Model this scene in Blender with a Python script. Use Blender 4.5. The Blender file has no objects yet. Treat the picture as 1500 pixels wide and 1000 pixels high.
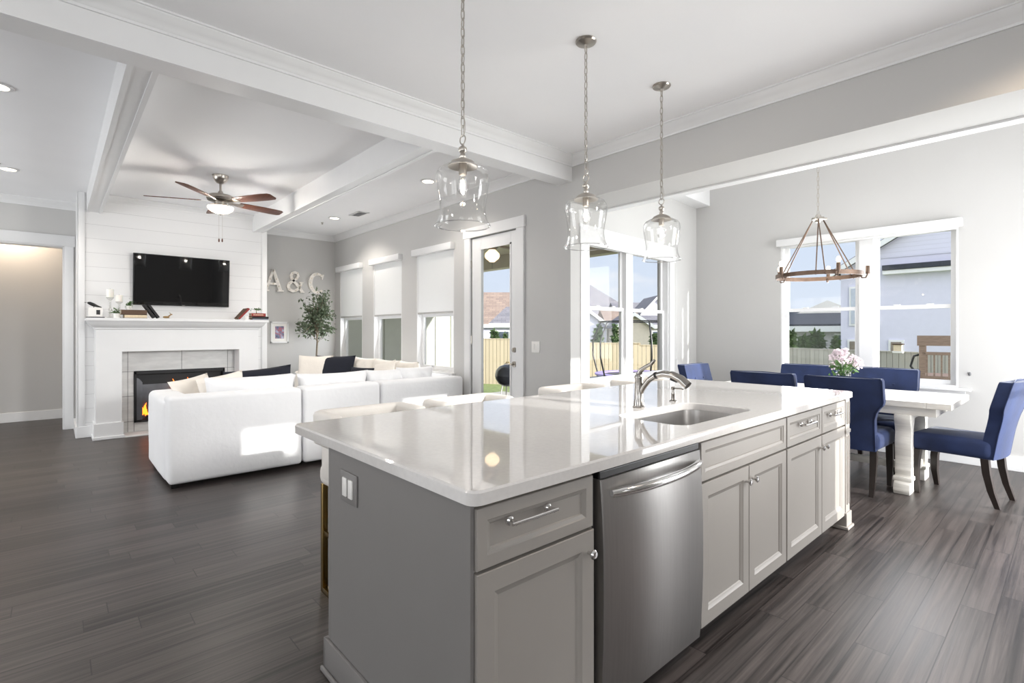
import bpy, bmesh, math, random
from mathutils import Vector, Matrix, noise
PI = math.pi
random.seed(7)
SC = bpy.context.scene
COL = SC.collection

# ------------------------------------------------------------------ camera
cam_d = bpy.data.cameras.new('camera')
cam_d.sensor_width = 36.0
cam_d.lens = 745.2 * 36.0 / 1500.0
cam_d.shift_y = -15.0 / 1500.0
cam_d.clip_start = 0.05
cam_d.clip_end = 400
cam = bpy.data.objects.new('camera', cam_d)
COL.objects.link(cam)
cam.location = (0, 0, 1.325)
cam.rotation_euler = (PI / 2, 0, math.radians(48.01))
SC.camera = cam

# ------------------------------------------------------------------ view
SC.view_settings.view_transform = 'Standard'
SC.view_settings.look = 'None'
SC.view_settings.gamma = 1.0
SC.view_settings.use_curve_mapping = False
SC.view_settings.exposure = 0.45

# ------------------------------------------------------------------ sky
world = bpy.data.worlds.new('sky')
SC.world = world
world.use_nodes = True
wn = world.node_tree
wn.nodes.clear()
w_out = wn.nodes.new('ShaderNodeOutputWorld')
w_bg = wn.nodes.new('ShaderNodeBackground')
w_tc = wn.nodes.new('ShaderNodeTexCoord')
w_sep = wn.nodes.new('ShaderNodeSeparateXYZ')
w_ramp = wn.nodes.new('ShaderNodeValToRGB')
w_ramp.color_ramp.elements[0].position = 0.0
w_ramp.color_ramp.elements[0].color = (0.72, 0.79, 0.90, 1)
w_ramp.color_ramp.elements[1].position = 0.55
w_ramp.color_ramp.elements[1].color = (0.46, 0.61, 0.88, 1)
w_map = wn.nodes.new('ShaderNodeMapping')
w_map.inputs['Scale'].default_value = (2.2, 2.2, 7.0)
w_no = wn.nodes.new('ShaderNodeTexNoise')
w_no.inputs['Scale'].default_value = 1.6
w_no.inputs['Detail'].default_value = 6
w_cr = wn.nodes.new('ShaderNodeValToRGB')
w_cr.color_ramp.elements[0].position = 0.50
w_cr.color_ramp.elements[0].color = (0, 0, 0, 1)
w_cr.color_ramp.elements[1].position = 0.68
w_cr.color_ramp.elements[1].color = (1, 1, 1, 1)
w_mix = wn.nodes.new('ShaderNodeMixRGB')
w_mix.inputs[2].default_value = (0.93, 0.93, 0.95, 1)
L = wn.links
L.new(w_tc.outputs['Generated'], w_sep.inputs[0])
L.new(w_sep.outputs['Z'], w_ramp.inputs[0])
L.new(w_tc.outputs['Generated'], w_map.inputs[0])
L.new(w_map.outputs[0], w_no.inputs['Vector'])
L.new(w_no.outputs[0], w_cr.inputs[0])
L.new(w_cr.outputs[0], w_mix.inputs[0])
L.new(w_ramp.outputs[0], w_mix.inputs[1])
# brighter sky around the sun and behind the camera
w_dot = wn.nodes.new('ShaderNodeVectorMath')
w_dot.operation = 'DOT_PRODUCT'
w_dot.inputs[1].default_value = Vector((0.90, -0.30, 0.32)).normalized()
w_gl = wn.nodes.new('ShaderNodeValToRGB')
w_gl.color_ramp.elements[0].position = 0.15
w_gl.color_ramp.elements[0].color = (0, 0, 0, 1)
w_gl.color_ramp.elements[1].position = 1.0
w_gl.color_ramp.elements[1].color = (2.2, 2.15, 2.05, 1)
w_add = wn.nodes.new('ShaderNodeMixRGB')
w_add.blend_type = 'ADD'
w_add.inputs[0].default_value = 1.0
L.new(w_tc.outputs['Generated'], w_dot.inputs[0])
L.new(w_dot.outputs['Value'], w_gl.inputs[0])
L.new(w_mix.outputs[0], w_add.inputs[1])
L.new(w_gl.outputs[0], w_add.inputs[2])
L.new(w_add.outputs[0], w_bg.inputs['Color'])
L.new(w_bg.outputs[0], w_out.inputs['Surface'])
w_bg.inputs['Strength'].default_value = 0.80

# ------------------------------------------------------------------ sun
SUN_AZ, SUN_EL = math.radians(12), math.radians(16)
sun_d = bpy.data.lights.new('sun', 'SUN')
sun_d.energy = 4.6
sun_d.angle = math.radians(0.6)
sun_d.color = (1.0, 0.97, 0.93)
sun = bpy.data.objects.new('sun', sun_d)
COL.objects.link(sun)
_s = Vector((math.cos(SUN_EL) * math.cos(SUN_AZ), math.cos(SUN_EL) * math.sin(SUN_AZ), math.sin(SUN_EL)))
sun.rotation_euler = _s.to_track_quat('Z', 'Y').to_euler()
sun.location = (20, 6, 12)


def area(name, loc, direction, sx, sy, power, color=(1, 1, 1)):
    d = bpy.data.lights.new(name, 'AREA')
    d.shape = 'RECTANGLE'
    d.size, d.size_y = sx, sy
    d.energy = power
    d.color = color
    o = bpy.data.objects.new(name, d)
    COL.objects.link(o)
    o.location = loc
    o.rotation_euler = Vector(direction).to_track_quat('-Z', 'Y').to_euler()
    return o


# fill lamps added at window openings, most out of view, standing in for daylight
area('fill_kitchen', (-0.6, -3.93, 1.65), (0, 1, 1.2), 2.4, 1.5, 40, (0.97, 0.98, 1.0))
area('fill_living', (-6.6, -3.93, 1.45), (0, 1, 0.3), 3.6, 2.0, 80, (0.97, 0.985, 1.0))
area('fill_side', (2.54, -1.4, 1.5), (-1, 0, 0.9), 2.2, 1.6, 26, (0.97, 0.98, 1.0))
area('fill_nook', (1.04, 5.3, 1.25), (-1, 0, 0), 2.2, 2.3, 92, (0.97, 0.98, 1.0))
area('fill_nook_window', (-1.64, 6.70, 1.6), (0, -1, 0), 1.6, 1.5, 45, (0.96, 0.98, 1.0))
# fill lamps added in the clear lower panes of the three blind windows
area('fill_pane_near_tree', (-8.48, 3.90, 1.16), (0, -1, .2), 0.7, 0.6, 7, (0.96, 0.98, 1.0))
area('fill_pane_middle', (-7.18, 3.90, 1.16), (0, -1, .2), 0.7, 0.6, 6, (0.96, 0.98, 1.0))
area('fill_pane_near_door', (-5.85, 3.90, 1.16), (0, -1, .2), 0.7, 0.6, 6, (0.96, 0.98, 1.0))
# narrow fill lamp added in the unseen high east window, aimed at the sofa
sofa_fill = area('fill_high_window', (2.56, 3.15, 2.4), (-7.5, -1.35, -1.75), 0.6, 0.65, 7.0, (1.0, 0.99, 0.97))
sofa_fill.data.spread = math.radians(30)
# fill lamps added between the glass and the three roller blinds, lighting the fabric
area('fill_window_near_tree', (-8.48, 3.915, 2.0), (0, -1, 0), 0.80, 0.80, 0.6, (0.96, 0.98, 1.0))
area('fill_window_middle', (-7.18, 3.915, 2.0), (0, -1, 0), 0.80, 0.80, 0.6, (0.96, 0.98, 1.0))
area('fill_window_near_door', (-5.85, 3.915, 2.0), (0, -1, 0), 0.80, 0.80, 0.6, (0.96, 0.98, 1.0))


# ------------------------------------------------------------------ materials
def lin(c):
    def f(v):
        v /= 255.0
        return v / 12.92 if v <= 0.04045 else ((v + 0.055) / 1.055) ** 2.4
    return (f(c[0]), f(c[1]), f(c[2]), 1.0)


MATS = {}


def mat(name, rgb, rough=0.5, metal=0.0, var=0.04, scale=6.0, bump=0.0, bscale=40.0, stretch=(1, 1, 1), **kw):
    """procedural Principled material: sRGB colour with fine noise variation and optional bump"""
    if name in MATS:
        return MATS[name]
    m = bpy.data.materials.new(name)
    m.use_nodes = True
    nt = m.node_tree
    b = nt.nodes['Principled BSDF']
    c = lin(rgb)
    tc = nt.nodes.new('ShaderNodeTexCoord')
    mp = nt.nodes.new('ShaderNodeMapping')
    mp.inputs['Scale'].default_value = stretch
    nt.links.new(tc.outputs['Object'], mp.inputs[0])
    no = nt.nodes.new('ShaderNodeTexNoise')
    no.inputs['Scale'].default_value = scale
    no.inputs['Detail'].default_value = 5
    nt.links.new(mp.outputs[0], no.inputs['Vector'])
    rp = nt.nodes.new('ShaderNodeValToRGB')
    rp.color_ramp.elements[0].position = 0.3
    rp.color_ramp.elements[1].position = 0.7
    rp.color_ramp.elements[0].color = (c[0] * (1 - var), c[1] * (1 - var), c[2] * (1 - var), 1)
    rp.color_ramp.elements[1].color = (min(1, c[0] * (1 + var)), min(1, c[1] * (1 + var)), min(1, c[2] * (1 + var)), 1)
    nt.links.new(no.outputs[0], rp.inputs[0])
    nt.links.new(rp.outputs[0], b.inputs['Base Color'])
    b.inputs['Roughness'].default_value = rough
    b.inputs['Metallic'].default_value = metal
    if bump:
        n2 = nt.nodes.new('ShaderNodeTexNoise')
        n2.inputs['Scale'].default_value = bscale
        n2.inputs['Detail'].default_value = 4
        nt.links.new(mp.outputs[0], n2.inputs['Vector'])
        bp = nt.nodes.new('ShaderNodeBump')
        bp.inputs['Strength'].default_value = bump
        bp.inputs['Distance'].default_value = 0.01
        nt.links.new(n2.outputs[0], bp.inputs['Height'])
        nt.links.new(bp.outputs[0], b.inputs['Normal'])
    for k, v in kw.items():
        b.inputs[k.replace('_', ' ')].default_value = v
    MATS[name] = m
    return m


def emit_mat(name, rgb, strength):
    m = bpy.data.materials.new(name)
    m.use_nodes = True
    nt = m.node_tree
    b = nt.nodes['Principled BSDF']
    no = nt.nodes.new('ShaderNodeTexNoise')
    no.inputs['Scale'].default_value = 3
    rp = nt.nodes.new('ShaderNodeValToRGB')
    c = lin(rgb)
    rp.color_ramp.elements[0].color = (c[0] * .94, c[1] * .94, c[2] * .94, 1)
    rp.color_ramp.elements[1].color = c
    nt.links.new(no.outputs[0], rp.inputs[0])
    nt.links.new(rp.outputs[0], b.inputs['Emission Color'])
    b.inputs['Base Color'].default_value = c
    b.inputs['Emission Strength'].default_value = strength
    MATS[name] = m
    return m


def glass_mat(name, tint=(0.97, 0.98, 0.98), base=0.03, boost=0.6, power=4.0):
    m = bpy.data.materials.new(name)
    m.use_nodes = True
    nt = m.node_tree
    nt.nodes.clear()
    out = nt.nodes.new('ShaderNodeOutputMaterial')
    tr = nt.nodes.new('ShaderNodeBsdfTransparent')
    no = nt.nodes.new('ShaderNodeTexNoise')
    no.inputs['Scale'].default_value = 2
    rp = nt.nodes.new('ShaderNodeValToRGB')
    rp.color_ramp.elements[0].color = (tint[0] * .99, tint[1] * .99, tint[2] * .99, 1)
    rp.color_ramp.elements[1].color = (*tint, 1)
    nt.links.new(no.outputs[0], rp.inputs[0])
    nt.links.new(rp.outputs[0], tr.inputs[0])
    gl = nt.nodes.new('ShaderNodeBsdfGlossy')
    gl.inputs['Roughness'].default_value = 0.01
    # thin pane: reflectance from the view angle, the same from both sides
    lw = nt.nodes.new('ShaderNodeLayerWeight')
    lw.inputs['Blend'].default_value = 0.5
    pw = nt.nodes.new('ShaderNodeMath')
    pw.operation = 'POWER'
    pw.inputs[1].default_value = power
    nt.links.new(lw.outputs['Facing'], pw.inputs[0])
    mu = nt.nodes.new('ShaderNodeMath')
    mu.operation = 'MULTIPLY_ADD'
    mu.use_clamp = True
    mu.inputs[1].default_value = boost
    mu.inputs[2].default_value = base
    nt.links.new(pw.outputs[0], mu.inputs[0])
    mx = nt.nodes.new('ShaderNodeMixShader')
    nt.links.new(mu.outputs[0], mx.inputs[0])
    nt.links.new(tr.outputs[0], mx.inputs[1])
    nt.links.new(gl.outputs[0], mx.inputs[2])
    nt.links.new(mx.outputs[0], out.inputs[0])
    MATS[name] = m
    return m


class NT:
    """tiny node helper"""
    def __init__(s, name):
        s.m = bpy.data.materials.new(name)
        s.m.use_nodes = True
        s.nt = s.m.node_tree
        s.b = s.nt.nodes['Principled BSDF']
        MATS[name] = s.m

    def n(s, t, **kw):
        o = s.nt.nodes.new(t)
        for k, v in kw.items():
            setattr(o, k, v)
        return o

    def l(s, a, b):
        s.nt.links.new(a, b)

    def math(s, op, a, b=None):
        o = s.n('ShaderNodeMath', operation=op)
        for i, v in enumerate((a, b)):
            if v is None:
                continue
            if hasattr(v, 'links'):
                s.l(v, o.inputs[i])
            else:
                o.inputs[i].default_value = v
        return o.outputs[0]


def floor_material():
    k = NT('dark_plank_floor')
    tc = k.n('ShaderNodeTexCoord')
    sp = k.n('ShaderNodeSeparateXYZ')
    k.l(tc.outputs['Object'], sp.inputs[0])
    x, y = sp.outputs['X'], sp.outputs['Y']
    xs = k.math('DIVIDE', k.math('ADD', x, 0.0), 0.127)
    row = k.math('FLOOR', xs)
    fx = k.math('FRACT', xs)
    wn1 = k.n('ShaderNodeTexWhiteNoise', noise_dimensions='1D')
    k.l(row, wn1.inputs['W'])
    ys = k.math('ADD', k.math('DIVIDE', y, 0.95), k.math('MULTIPLY', wn1.outputs[0], 17.0))
    idx = k.math('FLOOR', ys)
    fy = k.math('FRACT', ys)
    cb = k.n('ShaderNodeCombineXYZ')
    k.l(row, cb.inputs[0])
    k.l(idx, cb.inputs[1])
    wn2 = k.n('ShaderNodeTexWhiteNoise', noise_dimensions='3D')
    k.l(cb.outputs[0], wn2.inputs['Vector'])
    # grain: stretched noise, offset per plank
    mp = k.n('ShaderNodeMapping')
    mp.inputs['Scale'].default_value = (44, 0.9, 1)
    k.l(tc.outputs['Object'], mp.inputs[0])
    ad = k.n('ShaderNodeVectorMath', operation='ADD')
    sc = k.n('ShaderNodeVectorMath', operation='SCALE')
    k.l(wn2.outputs['Color'], sc.inputs[0])
    sc.inputs['Scale'].default_value = 40
    k.l(mp.outputs[0], ad.inputs[0])
    k.l(sc.outputs[0], ad.inputs[1])
    g = k.n('ShaderNodeTexNoise')
    g.inputs['Scale'].default_value = 1.0
    g.inputs['Detail'].default_value = 7
    g.inputs['Roughness'].default_value = 0.62
    g.inputs['Distortion'].default_value = 0.6
    k.l(ad.outputs[0], g.inputs['Vector'])
    tone = k.math('ADD', k.math('MULTIPLY', g.outputs[0], 1.0), k.math('MULTIPLY', wn2.outputs[0], 0.14))
    rp = k.n('ShaderNodeValToRGB')
    e = rp.color_ramp.elements
    e[0].position = 0.38
    e[0].color = (0.0115, 0.0090, 0.0082, 1)
    e[1].position = 0.78
    e[1].color = (0.100, 0.083, 0.077, 1)
    k.l(tone, rp.inputs[0])
    # seams
    ex = k.math('MINIMUM', fx, k.math('SUBTRACT', 1.0, fx))
    ey = k.math('MINIMUM', fy, k.math('SUBTRACT', 1.0, fy))
    sx = k.math('LESS_THAN', ex, 0.017)
    sy = k.math('LESS_THAN', ey, 0.0026)
    seam = k.math('MAXIMUM', sx, sy)
    mx = k.n('ShaderNodeMixRGB')
    mx.inputs[2].default_value = (0.012, 0.010, 0.0095, 1)
    k.l(k.math('MULTIPLY', seam, 0.8), mx.inputs[0])
    k.l(rp.outputs[0], mx.inputs[1])
    k.l(mx.outputs[0], k.b.inputs['Base Color'])
    rr = k.math('ADD', 0.27, k.math('MULTIPLY', g.outputs[0], 0.20))
    k.l(rr, k.b.inputs['Roughness'])
    k.b.inputs['Specular IOR Level'].default_value = 0.42
    h = k.math('SUBTRACT', k.math('MULTIPLY', g.outputs[0], 0.5), k.math('MULTIPLY', seam, 0.6))
    bp = k.n('ShaderNodeBump')
    bp.inputs['Strength'].default_value = 0.22
    bp.inputs['Distance'].default_value = 0.006
    k.l(h, bp.inputs['Height'])
    k.l(bp.outputs[0], k.b.inputs['Normal'])
    return k.m


def stripe_material(name, rgb, axis, pitch, width, depth, rough=0.5, groove=(0.35,), shade=0.75, var=0.03):
    """boards with thin grooves along one object axis"""
    k = NT(name)
    c = lin(rgb)
    tc = k.n('ShaderNodeTexCoord')
    sp = k.n('ShaderNodeSeparateXYZ')
    k.l(tc.outputs['Object'], sp.inputs[0])
    a = k.math('DIVIDE', sp.outputs[axis], pitch)
    f = k.math('FRACT', a)
    seam = k.math('LESS_THAN', f, width / pitch)
    wn = k.n('ShaderNodeTexWhiteNoise', noise_dimensions='1D')
    k.l(k.math('FLOOR', a), wn.inputs['W'])
    no = k.n('ShaderNodeTexNoise')
    no.inputs['Scale'].default_value = 5
    no.inputs['Detail'].default_value = 6
    k.l(tc.outputs['Object'], no.inputs['Vector'])
    t = k.math('ADD', k.math('MULTIPLY', wn.outputs[0], 0.5), k.math('MULTIPLY', no.outputs[0], 0.5))
    rp = k.n('ShaderNodeValToRGB')
    rp.color_ramp.elements[0].color = (c[0] * (1 - var), c[1] * (1 - var), c[2] * (1 - var), 1)
    rp.color_ramp.elements[1].color = (min(1, c[0] * (1 + var)), min(1, c[1] * (1 + var)), min(1, c[2] * (1 + var)), 1)
    k.l(t, rp.inputs[0])
    mx = k.n('ShaderNodeMixRGB')
    mx.inputs[2].default_value = (c[0] * shade, c[1] * shade, c[2] * shade, 1)
    k.l(seam, mx.inputs[0])
    k.l(rp.outputs[0], mx.inputs[1])
    k.l(mx.outputs[0], k.b.inputs['Base Color'])
    k.b.inputs['Roughness'].default_value = rough
    bp = k.n('ShaderNodeBump')
    bp.inputs['Strength'].default_value = depth
    bp.inputs['Distance'].default_value = 0.01
    k.l(k.math('SUBTRACT', 1.0, seam), bp.inputs['Height'])
    k.l(bp.outputs[0], k.b.inputs['Normal'])
    return k.m


def brick_material(name, rgb1, rgb2, mortar, scale, bw, rh, ms, rough=0.8, swap=None):
    k = NT(name)
    tc = k.n('ShaderNodeTexCoord')
    mp = k.n('ShaderNodeMapping')
    if swap:
        mp.inputs['Rotation'].default_value = swap
    k.l(tc.outputs['Object'], mp.inputs[0])
    br = k.n('ShaderNodeTexBrick')
    br.inputs['Color1'].default_value = lin(rgb1)
    br.inputs['Color2'].default_value = lin(rgb2)
    br.inputs['Mortar'].default_value = lin(mortar)
    br.inputs['Scale'].default_value = scale
    br.inputs['Brick Width'].default_value = bw
    br.inputs['Row Height'].default_value = rh
    br.inputs['Mortar Size'].default_value = ms
    k.l(mp.outputs[0], br.inputs['Vector'])
    k.l(br.outputs['Color'], k.b.inputs['Base Color'])
    k.b.inputs['Roughness'].default_value = rough
    return k.m


def translucent_mat(name, rgb, fac):
    k = NT(name)
    c = lin(rgb)
    out = [n for n in k.nt.nodes if n.type == 'OUTPUT_MATERIAL'][0]
    tl = k.n('ShaderNodeBsdfTranslucent')
    no = k.n('ShaderNodeTexNoise')
    no.inputs['Scale'].default_value = 300
    rp = k.n('ShaderNodeValToRGB')
    rp.color_ramp.elements[0].color = (c[0] * .95, c[1] * .95, c[2] * .95, 1)
    rp.color_ramp.elements[1].color = c
    k.l(no.outputs[0], rp.inputs[0])
    k.l(rp.outputs[0], k.b.inputs['Base Color'])
    k.l(rp.outputs[0], tl.inputs[0])
    k.b.inputs['Roughness'].default_value = 0.9
    mx = k.n('ShaderNodeMixShader')
    mx.inputs[0].default_value = fac
    k.l(k.b.outputs[0], mx.inputs[1])
    k.l(tl.outputs[0], mx.inputs[2])
    k.l(mx.outputs[0], out.inputs[0])
    return k.m


M_FLOOR = floor_material()
M_WALL = mat('greige_wall_paint', (196, 195, 193), 0.85, var=0.012, scale=2, bump=0.03, bscale=180)
M_CEIL = mat('white_ceiling_paint', (247, 247, 248), 0.9, var=0.01, scale=2, bump=0.02, bscale=150)
M_TRIM = mat('white_trim_paint', (229, 229, 229), 0.35, var=0.01)
M_SHIP = stripe_material('white_shiplap', (226, 226, 226), 'Z', 0.178, 0.004, 0.35, 0.45, shade=0.72, var=0.012)
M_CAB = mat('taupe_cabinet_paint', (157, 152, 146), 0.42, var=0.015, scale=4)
M_PANEL = mat('shaded_panel_grey', (128, 125, 123), 0.5, var=0.02, scale=4)  # cabinet grey darkened: the shade on the island end is in this colour
M_QUARTZ = mat('white_quartz', (222, 219, 216), 0.035, var=0.03, scale=60, Coat_Weight=0.5, Coat_Roughness=0.03)
M_STEEL = mat('brushed_steel', (186, 184, 182), 0.36, 1.0, var=0.04, scale=3, bump=0.015, bscale=60, stretch=(40, 40, 1))
M_CHROME = mat('polished_chrome', (222, 221, 220), 0.10, 1.0, var=0.02)
M_FAUCET = mat('spot_resist_nickel', (158, 154, 149), 0.16, 1.0, var=0.03)
M_NICKEL = mat('brushed_nickel', (186, 180, 172), 0.28, 1.0, var=0.05, scale=20)
M_BRASS = mat('antique_brass', (176, 150, 96), 0.24, 1.0, var=0.08, scale=10)
M_BLACK = mat('black_plastic', (18, 18, 19), 0.35, var=0.1)
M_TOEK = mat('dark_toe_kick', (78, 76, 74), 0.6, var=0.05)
M_SCREEN = mat('dark_glass_screen', (6, 7, 9), 0.03, var=0.1, Specular_IOR_Level=0.6)
M_SOFA = mat('white_slipcover_fabric', (236, 236, 237), 0.95, var=0.025, scale=3, bump=0.25, bscale=25, Sheen_Weight=0.2)
M_SOFAIN = mat('cream_linen_fabric', (236, 229, 219), 0.95, var=0.03, scale=4, bump=0.3, bscale=40, Sheen_Weight=0.2)
M_NAVYP = mat('midnight_velvet_pillow', (16, 20, 34), 0.85, var=0.15, scale=8, bump=0.15, bscale=60)
M_NAVY = mat('navy_velvet', (29, 44, 82), 0.8, var=0.25, scale=7, bump=0.06, bscale=50, Sheen_Weight=0.22, Sheen_Roughness=0.3)
M_NAVY.node_tree.nodes['Principled BSDF'].inputs['Sheen Tint'].default_value = (0.90, 0.94, 1.0, 1)
M_ESP = mat('espresso_wood', (38, 30, 27), 0.38, var=0.2, scale=12, stretch=(1, 1, 0.1))
M_LEATHER = mat('ivory_leather', (233, 228, 221), 0.5, var=0.03, scale=8, bump=0.08, bscale=120)
M_TABLE = mat('whitewashed_wood', (229, 226, 219), 0.5, var=0.10, scale=5, bump=0.2, bscale=12, stretch=(1, 9, 9))
M_BLADE = mat('walnut_fan_blade', (96, 56, 40), 0.4, var=0.2, scale=9, stretch=(1, 8, 1))
M_GLASS = glass_mat('window_glass', (0.985, 0.99, 0.99), 0.006, 0.15, 4.0)
M_SHADE = glass_mat('clear_pendant_glass', (0.98, 0.98, 0.975), 0.05, 0.9, 2.6)
M_BULB = emit_mat('warm_bulb', (255, 206, 140), 9)
M_BULBW = emit_mat('frosted_bulb', (255, 236, 208), 3)
M_CREAMB = mat('unlit_cream_bulb', (232, 222, 204), 0.4)
M_FROST = emit_mat('lit_frosted_glass', (255, 222, 180), 1.6)
M_BOWL = emit_mat('lit_fan_bowl', (255, 232, 204), 5)
M_LENS = emit_mat('lit_downlight_lens', (255, 236, 210), 9)
M_FLAME = emit_mat('flame', (255, 120, 30), 3)
M_BLIND = translucent_mat('white_roller_fabric', (250, 250, 250), 0.5)
M_TILE = mat('grey_stone_tile', (222, 222, 220), 0.45, var=0.10, scale=5, stretch=(1, 1, 4))
M_GROUT = mat('grey_grout', (128, 127, 126), 0.9)
M_SOOT = mat('dark_firebox_metal', (28, 28, 30), 0.5, 0.3, var=0.2)
M_GREYM = mat('grey_firebox_liner', (98, 99, 104), 0.45, 0.4, var=0.2)
M_LOG = mat('charred_log', (60, 42, 32), 0.9, var=0.5, scale=18, bump=0.5)
M_LEAF = mat('olive_leaf', (92, 106, 82), 0.55, var=0.35, scale=9)
M_LEAFG = mat('green_leaf', (70, 104, 50), 0.6, var=0.35, scale=20)
M_BARK = mat('grey_bark', (128, 116, 98), 0.85, var=0.25, scale=20, bump=0.4)
M_WHITEC = mat('white_ceramic', (236, 234, 230), 0.3, var=0.02)
M_WAX = mat('ivory_candle_wax', (240, 236, 229), 0.5, var=0.03, Subsurface_Weight=0.2)
M_RIM = glass_mat('pendant_rim_glass', (0.92, 0.92, 0.92), 0.30, 0.6, 2.0)
M_CRYSTAL = glass_mat('candlestick_glass', (0.90, 0.90, 0.89), 0.06, 0.7, 2.5)
M_GOLD = mat('aged_gold', (168, 138, 96), 0.4, 0.8, var=0.15)
M_PAGES = mat('book_pages', (226, 208, 178), 0.8, var=0.08, scale=60)
M_BKBROWN = mat('brown_book_cloth', (92, 70, 54), 0.7, var=0.1)
M_BKBLACK = mat('black_book_cloth', (26, 22, 24), 0.6, var=0.1)
M_BKRED = mat('red_book_cloth', (150, 50, 44), 0.6, var=0.12)
M_BKGREY = mat('grey_book_cloth', (128, 134, 148), 0.6, var=0.1)
M_LETTER = mat('chippy_white_letter', (240, 235, 228), 0.7, var=0.12, scale=22, bump=0.2)
M_PETAL = mat('blush_petal', (240, 229, 234), 0.7, var=0.10, scale=30)
M_RUST = mat('weathered_bronze', (112, 94, 82), 0.45, 0.75, var=0.25, scale=14)
M_GRASS = mat('lawn', (128, 142, 88), 0.95, var=0.3, scale=8, bump=0.5, bscale=60)
M_CONC = mat('patio_concrete', (188, 182, 172), 0.9, var=0.08, scale=4)
M_FENCE = stripe_material('pine_fence_boards', (198, 182, 156), 'X', 0.14, 0.012, 0.6, 0.85, shade=0.45, var=0.12)
M_FENCEG = stripe_material('grey_fence_boards', (196, 189, 180), 'X', 0.14, 0.008, 0.6, 0.9, shade=0.55, var=0.18)  # greyer than the other fence, tone varies by board
M_BATTEN = mat('cream_siding', (204, 206, 194), 0.8, var=0.03)
M_SIDING = stripe_material('white_lap_siding', (213, 212, 228), 'Z', 0.15, 0.012, 0.5, 0.75, shade=0.85, var=0.01)
M_STUCCO = mat('pale_painted_wall', (213, 212, 228), 0.85, var=0.02)
M_STUCCOW = mat('white_painted_wall', (236, 232, 222), 0.85, var=0.02)
M_ROOFT = brick_material('tan_shingles', (158, 138, 124), (136, 118, 108), (118, 104, 96), 1.0, 0.45, 0.2, 0.01)
M_ROOFG = brick_material('grey_shingles', (138, 134, 138), (118, 116, 122), (104, 100, 104), 1.0, 0.45, 0.2, 0.01)
M_ROOFD = brick_material('charcoal_shingles', (58, 61, 70), (48, 51, 60), (40, 42, 48), 1.0, 0.45, 0.2, 0.01)
M_WINDARK = mat('far_window_glass', (96, 104, 118), 0.15, var=0.2)
M_PALEWIN = mat('far_window_bright', (186, 192, 204), 0.2, var=0.1)
M_TANWIN = mat('far_window_tan', (138, 128, 116), 0.2, var=0.25)
M_EVERG = mat('evergreen', (72, 94, 52), 0.9, var=0.4, scale=14, bump=0.8, bscale=25)
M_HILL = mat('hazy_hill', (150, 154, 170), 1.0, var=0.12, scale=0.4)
M_REDWOOD = mat('weathered_playset_wood', (142, 120, 108), 0.85, var=0.2, scale=8, stretch=(1, 8, 8))
M_ENAMEL = mat('black_enamel', (40, 42, 48), 0.2, var=0.1)
M_PURPLE = mat('lilac_vinyl', (178, 160, 214), 0.6, var=0.05)
M_PORCH = mat('porch_ceiling_paint', (214, 206, 188), 0.85, var=0.04)
M_ART = None


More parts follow.
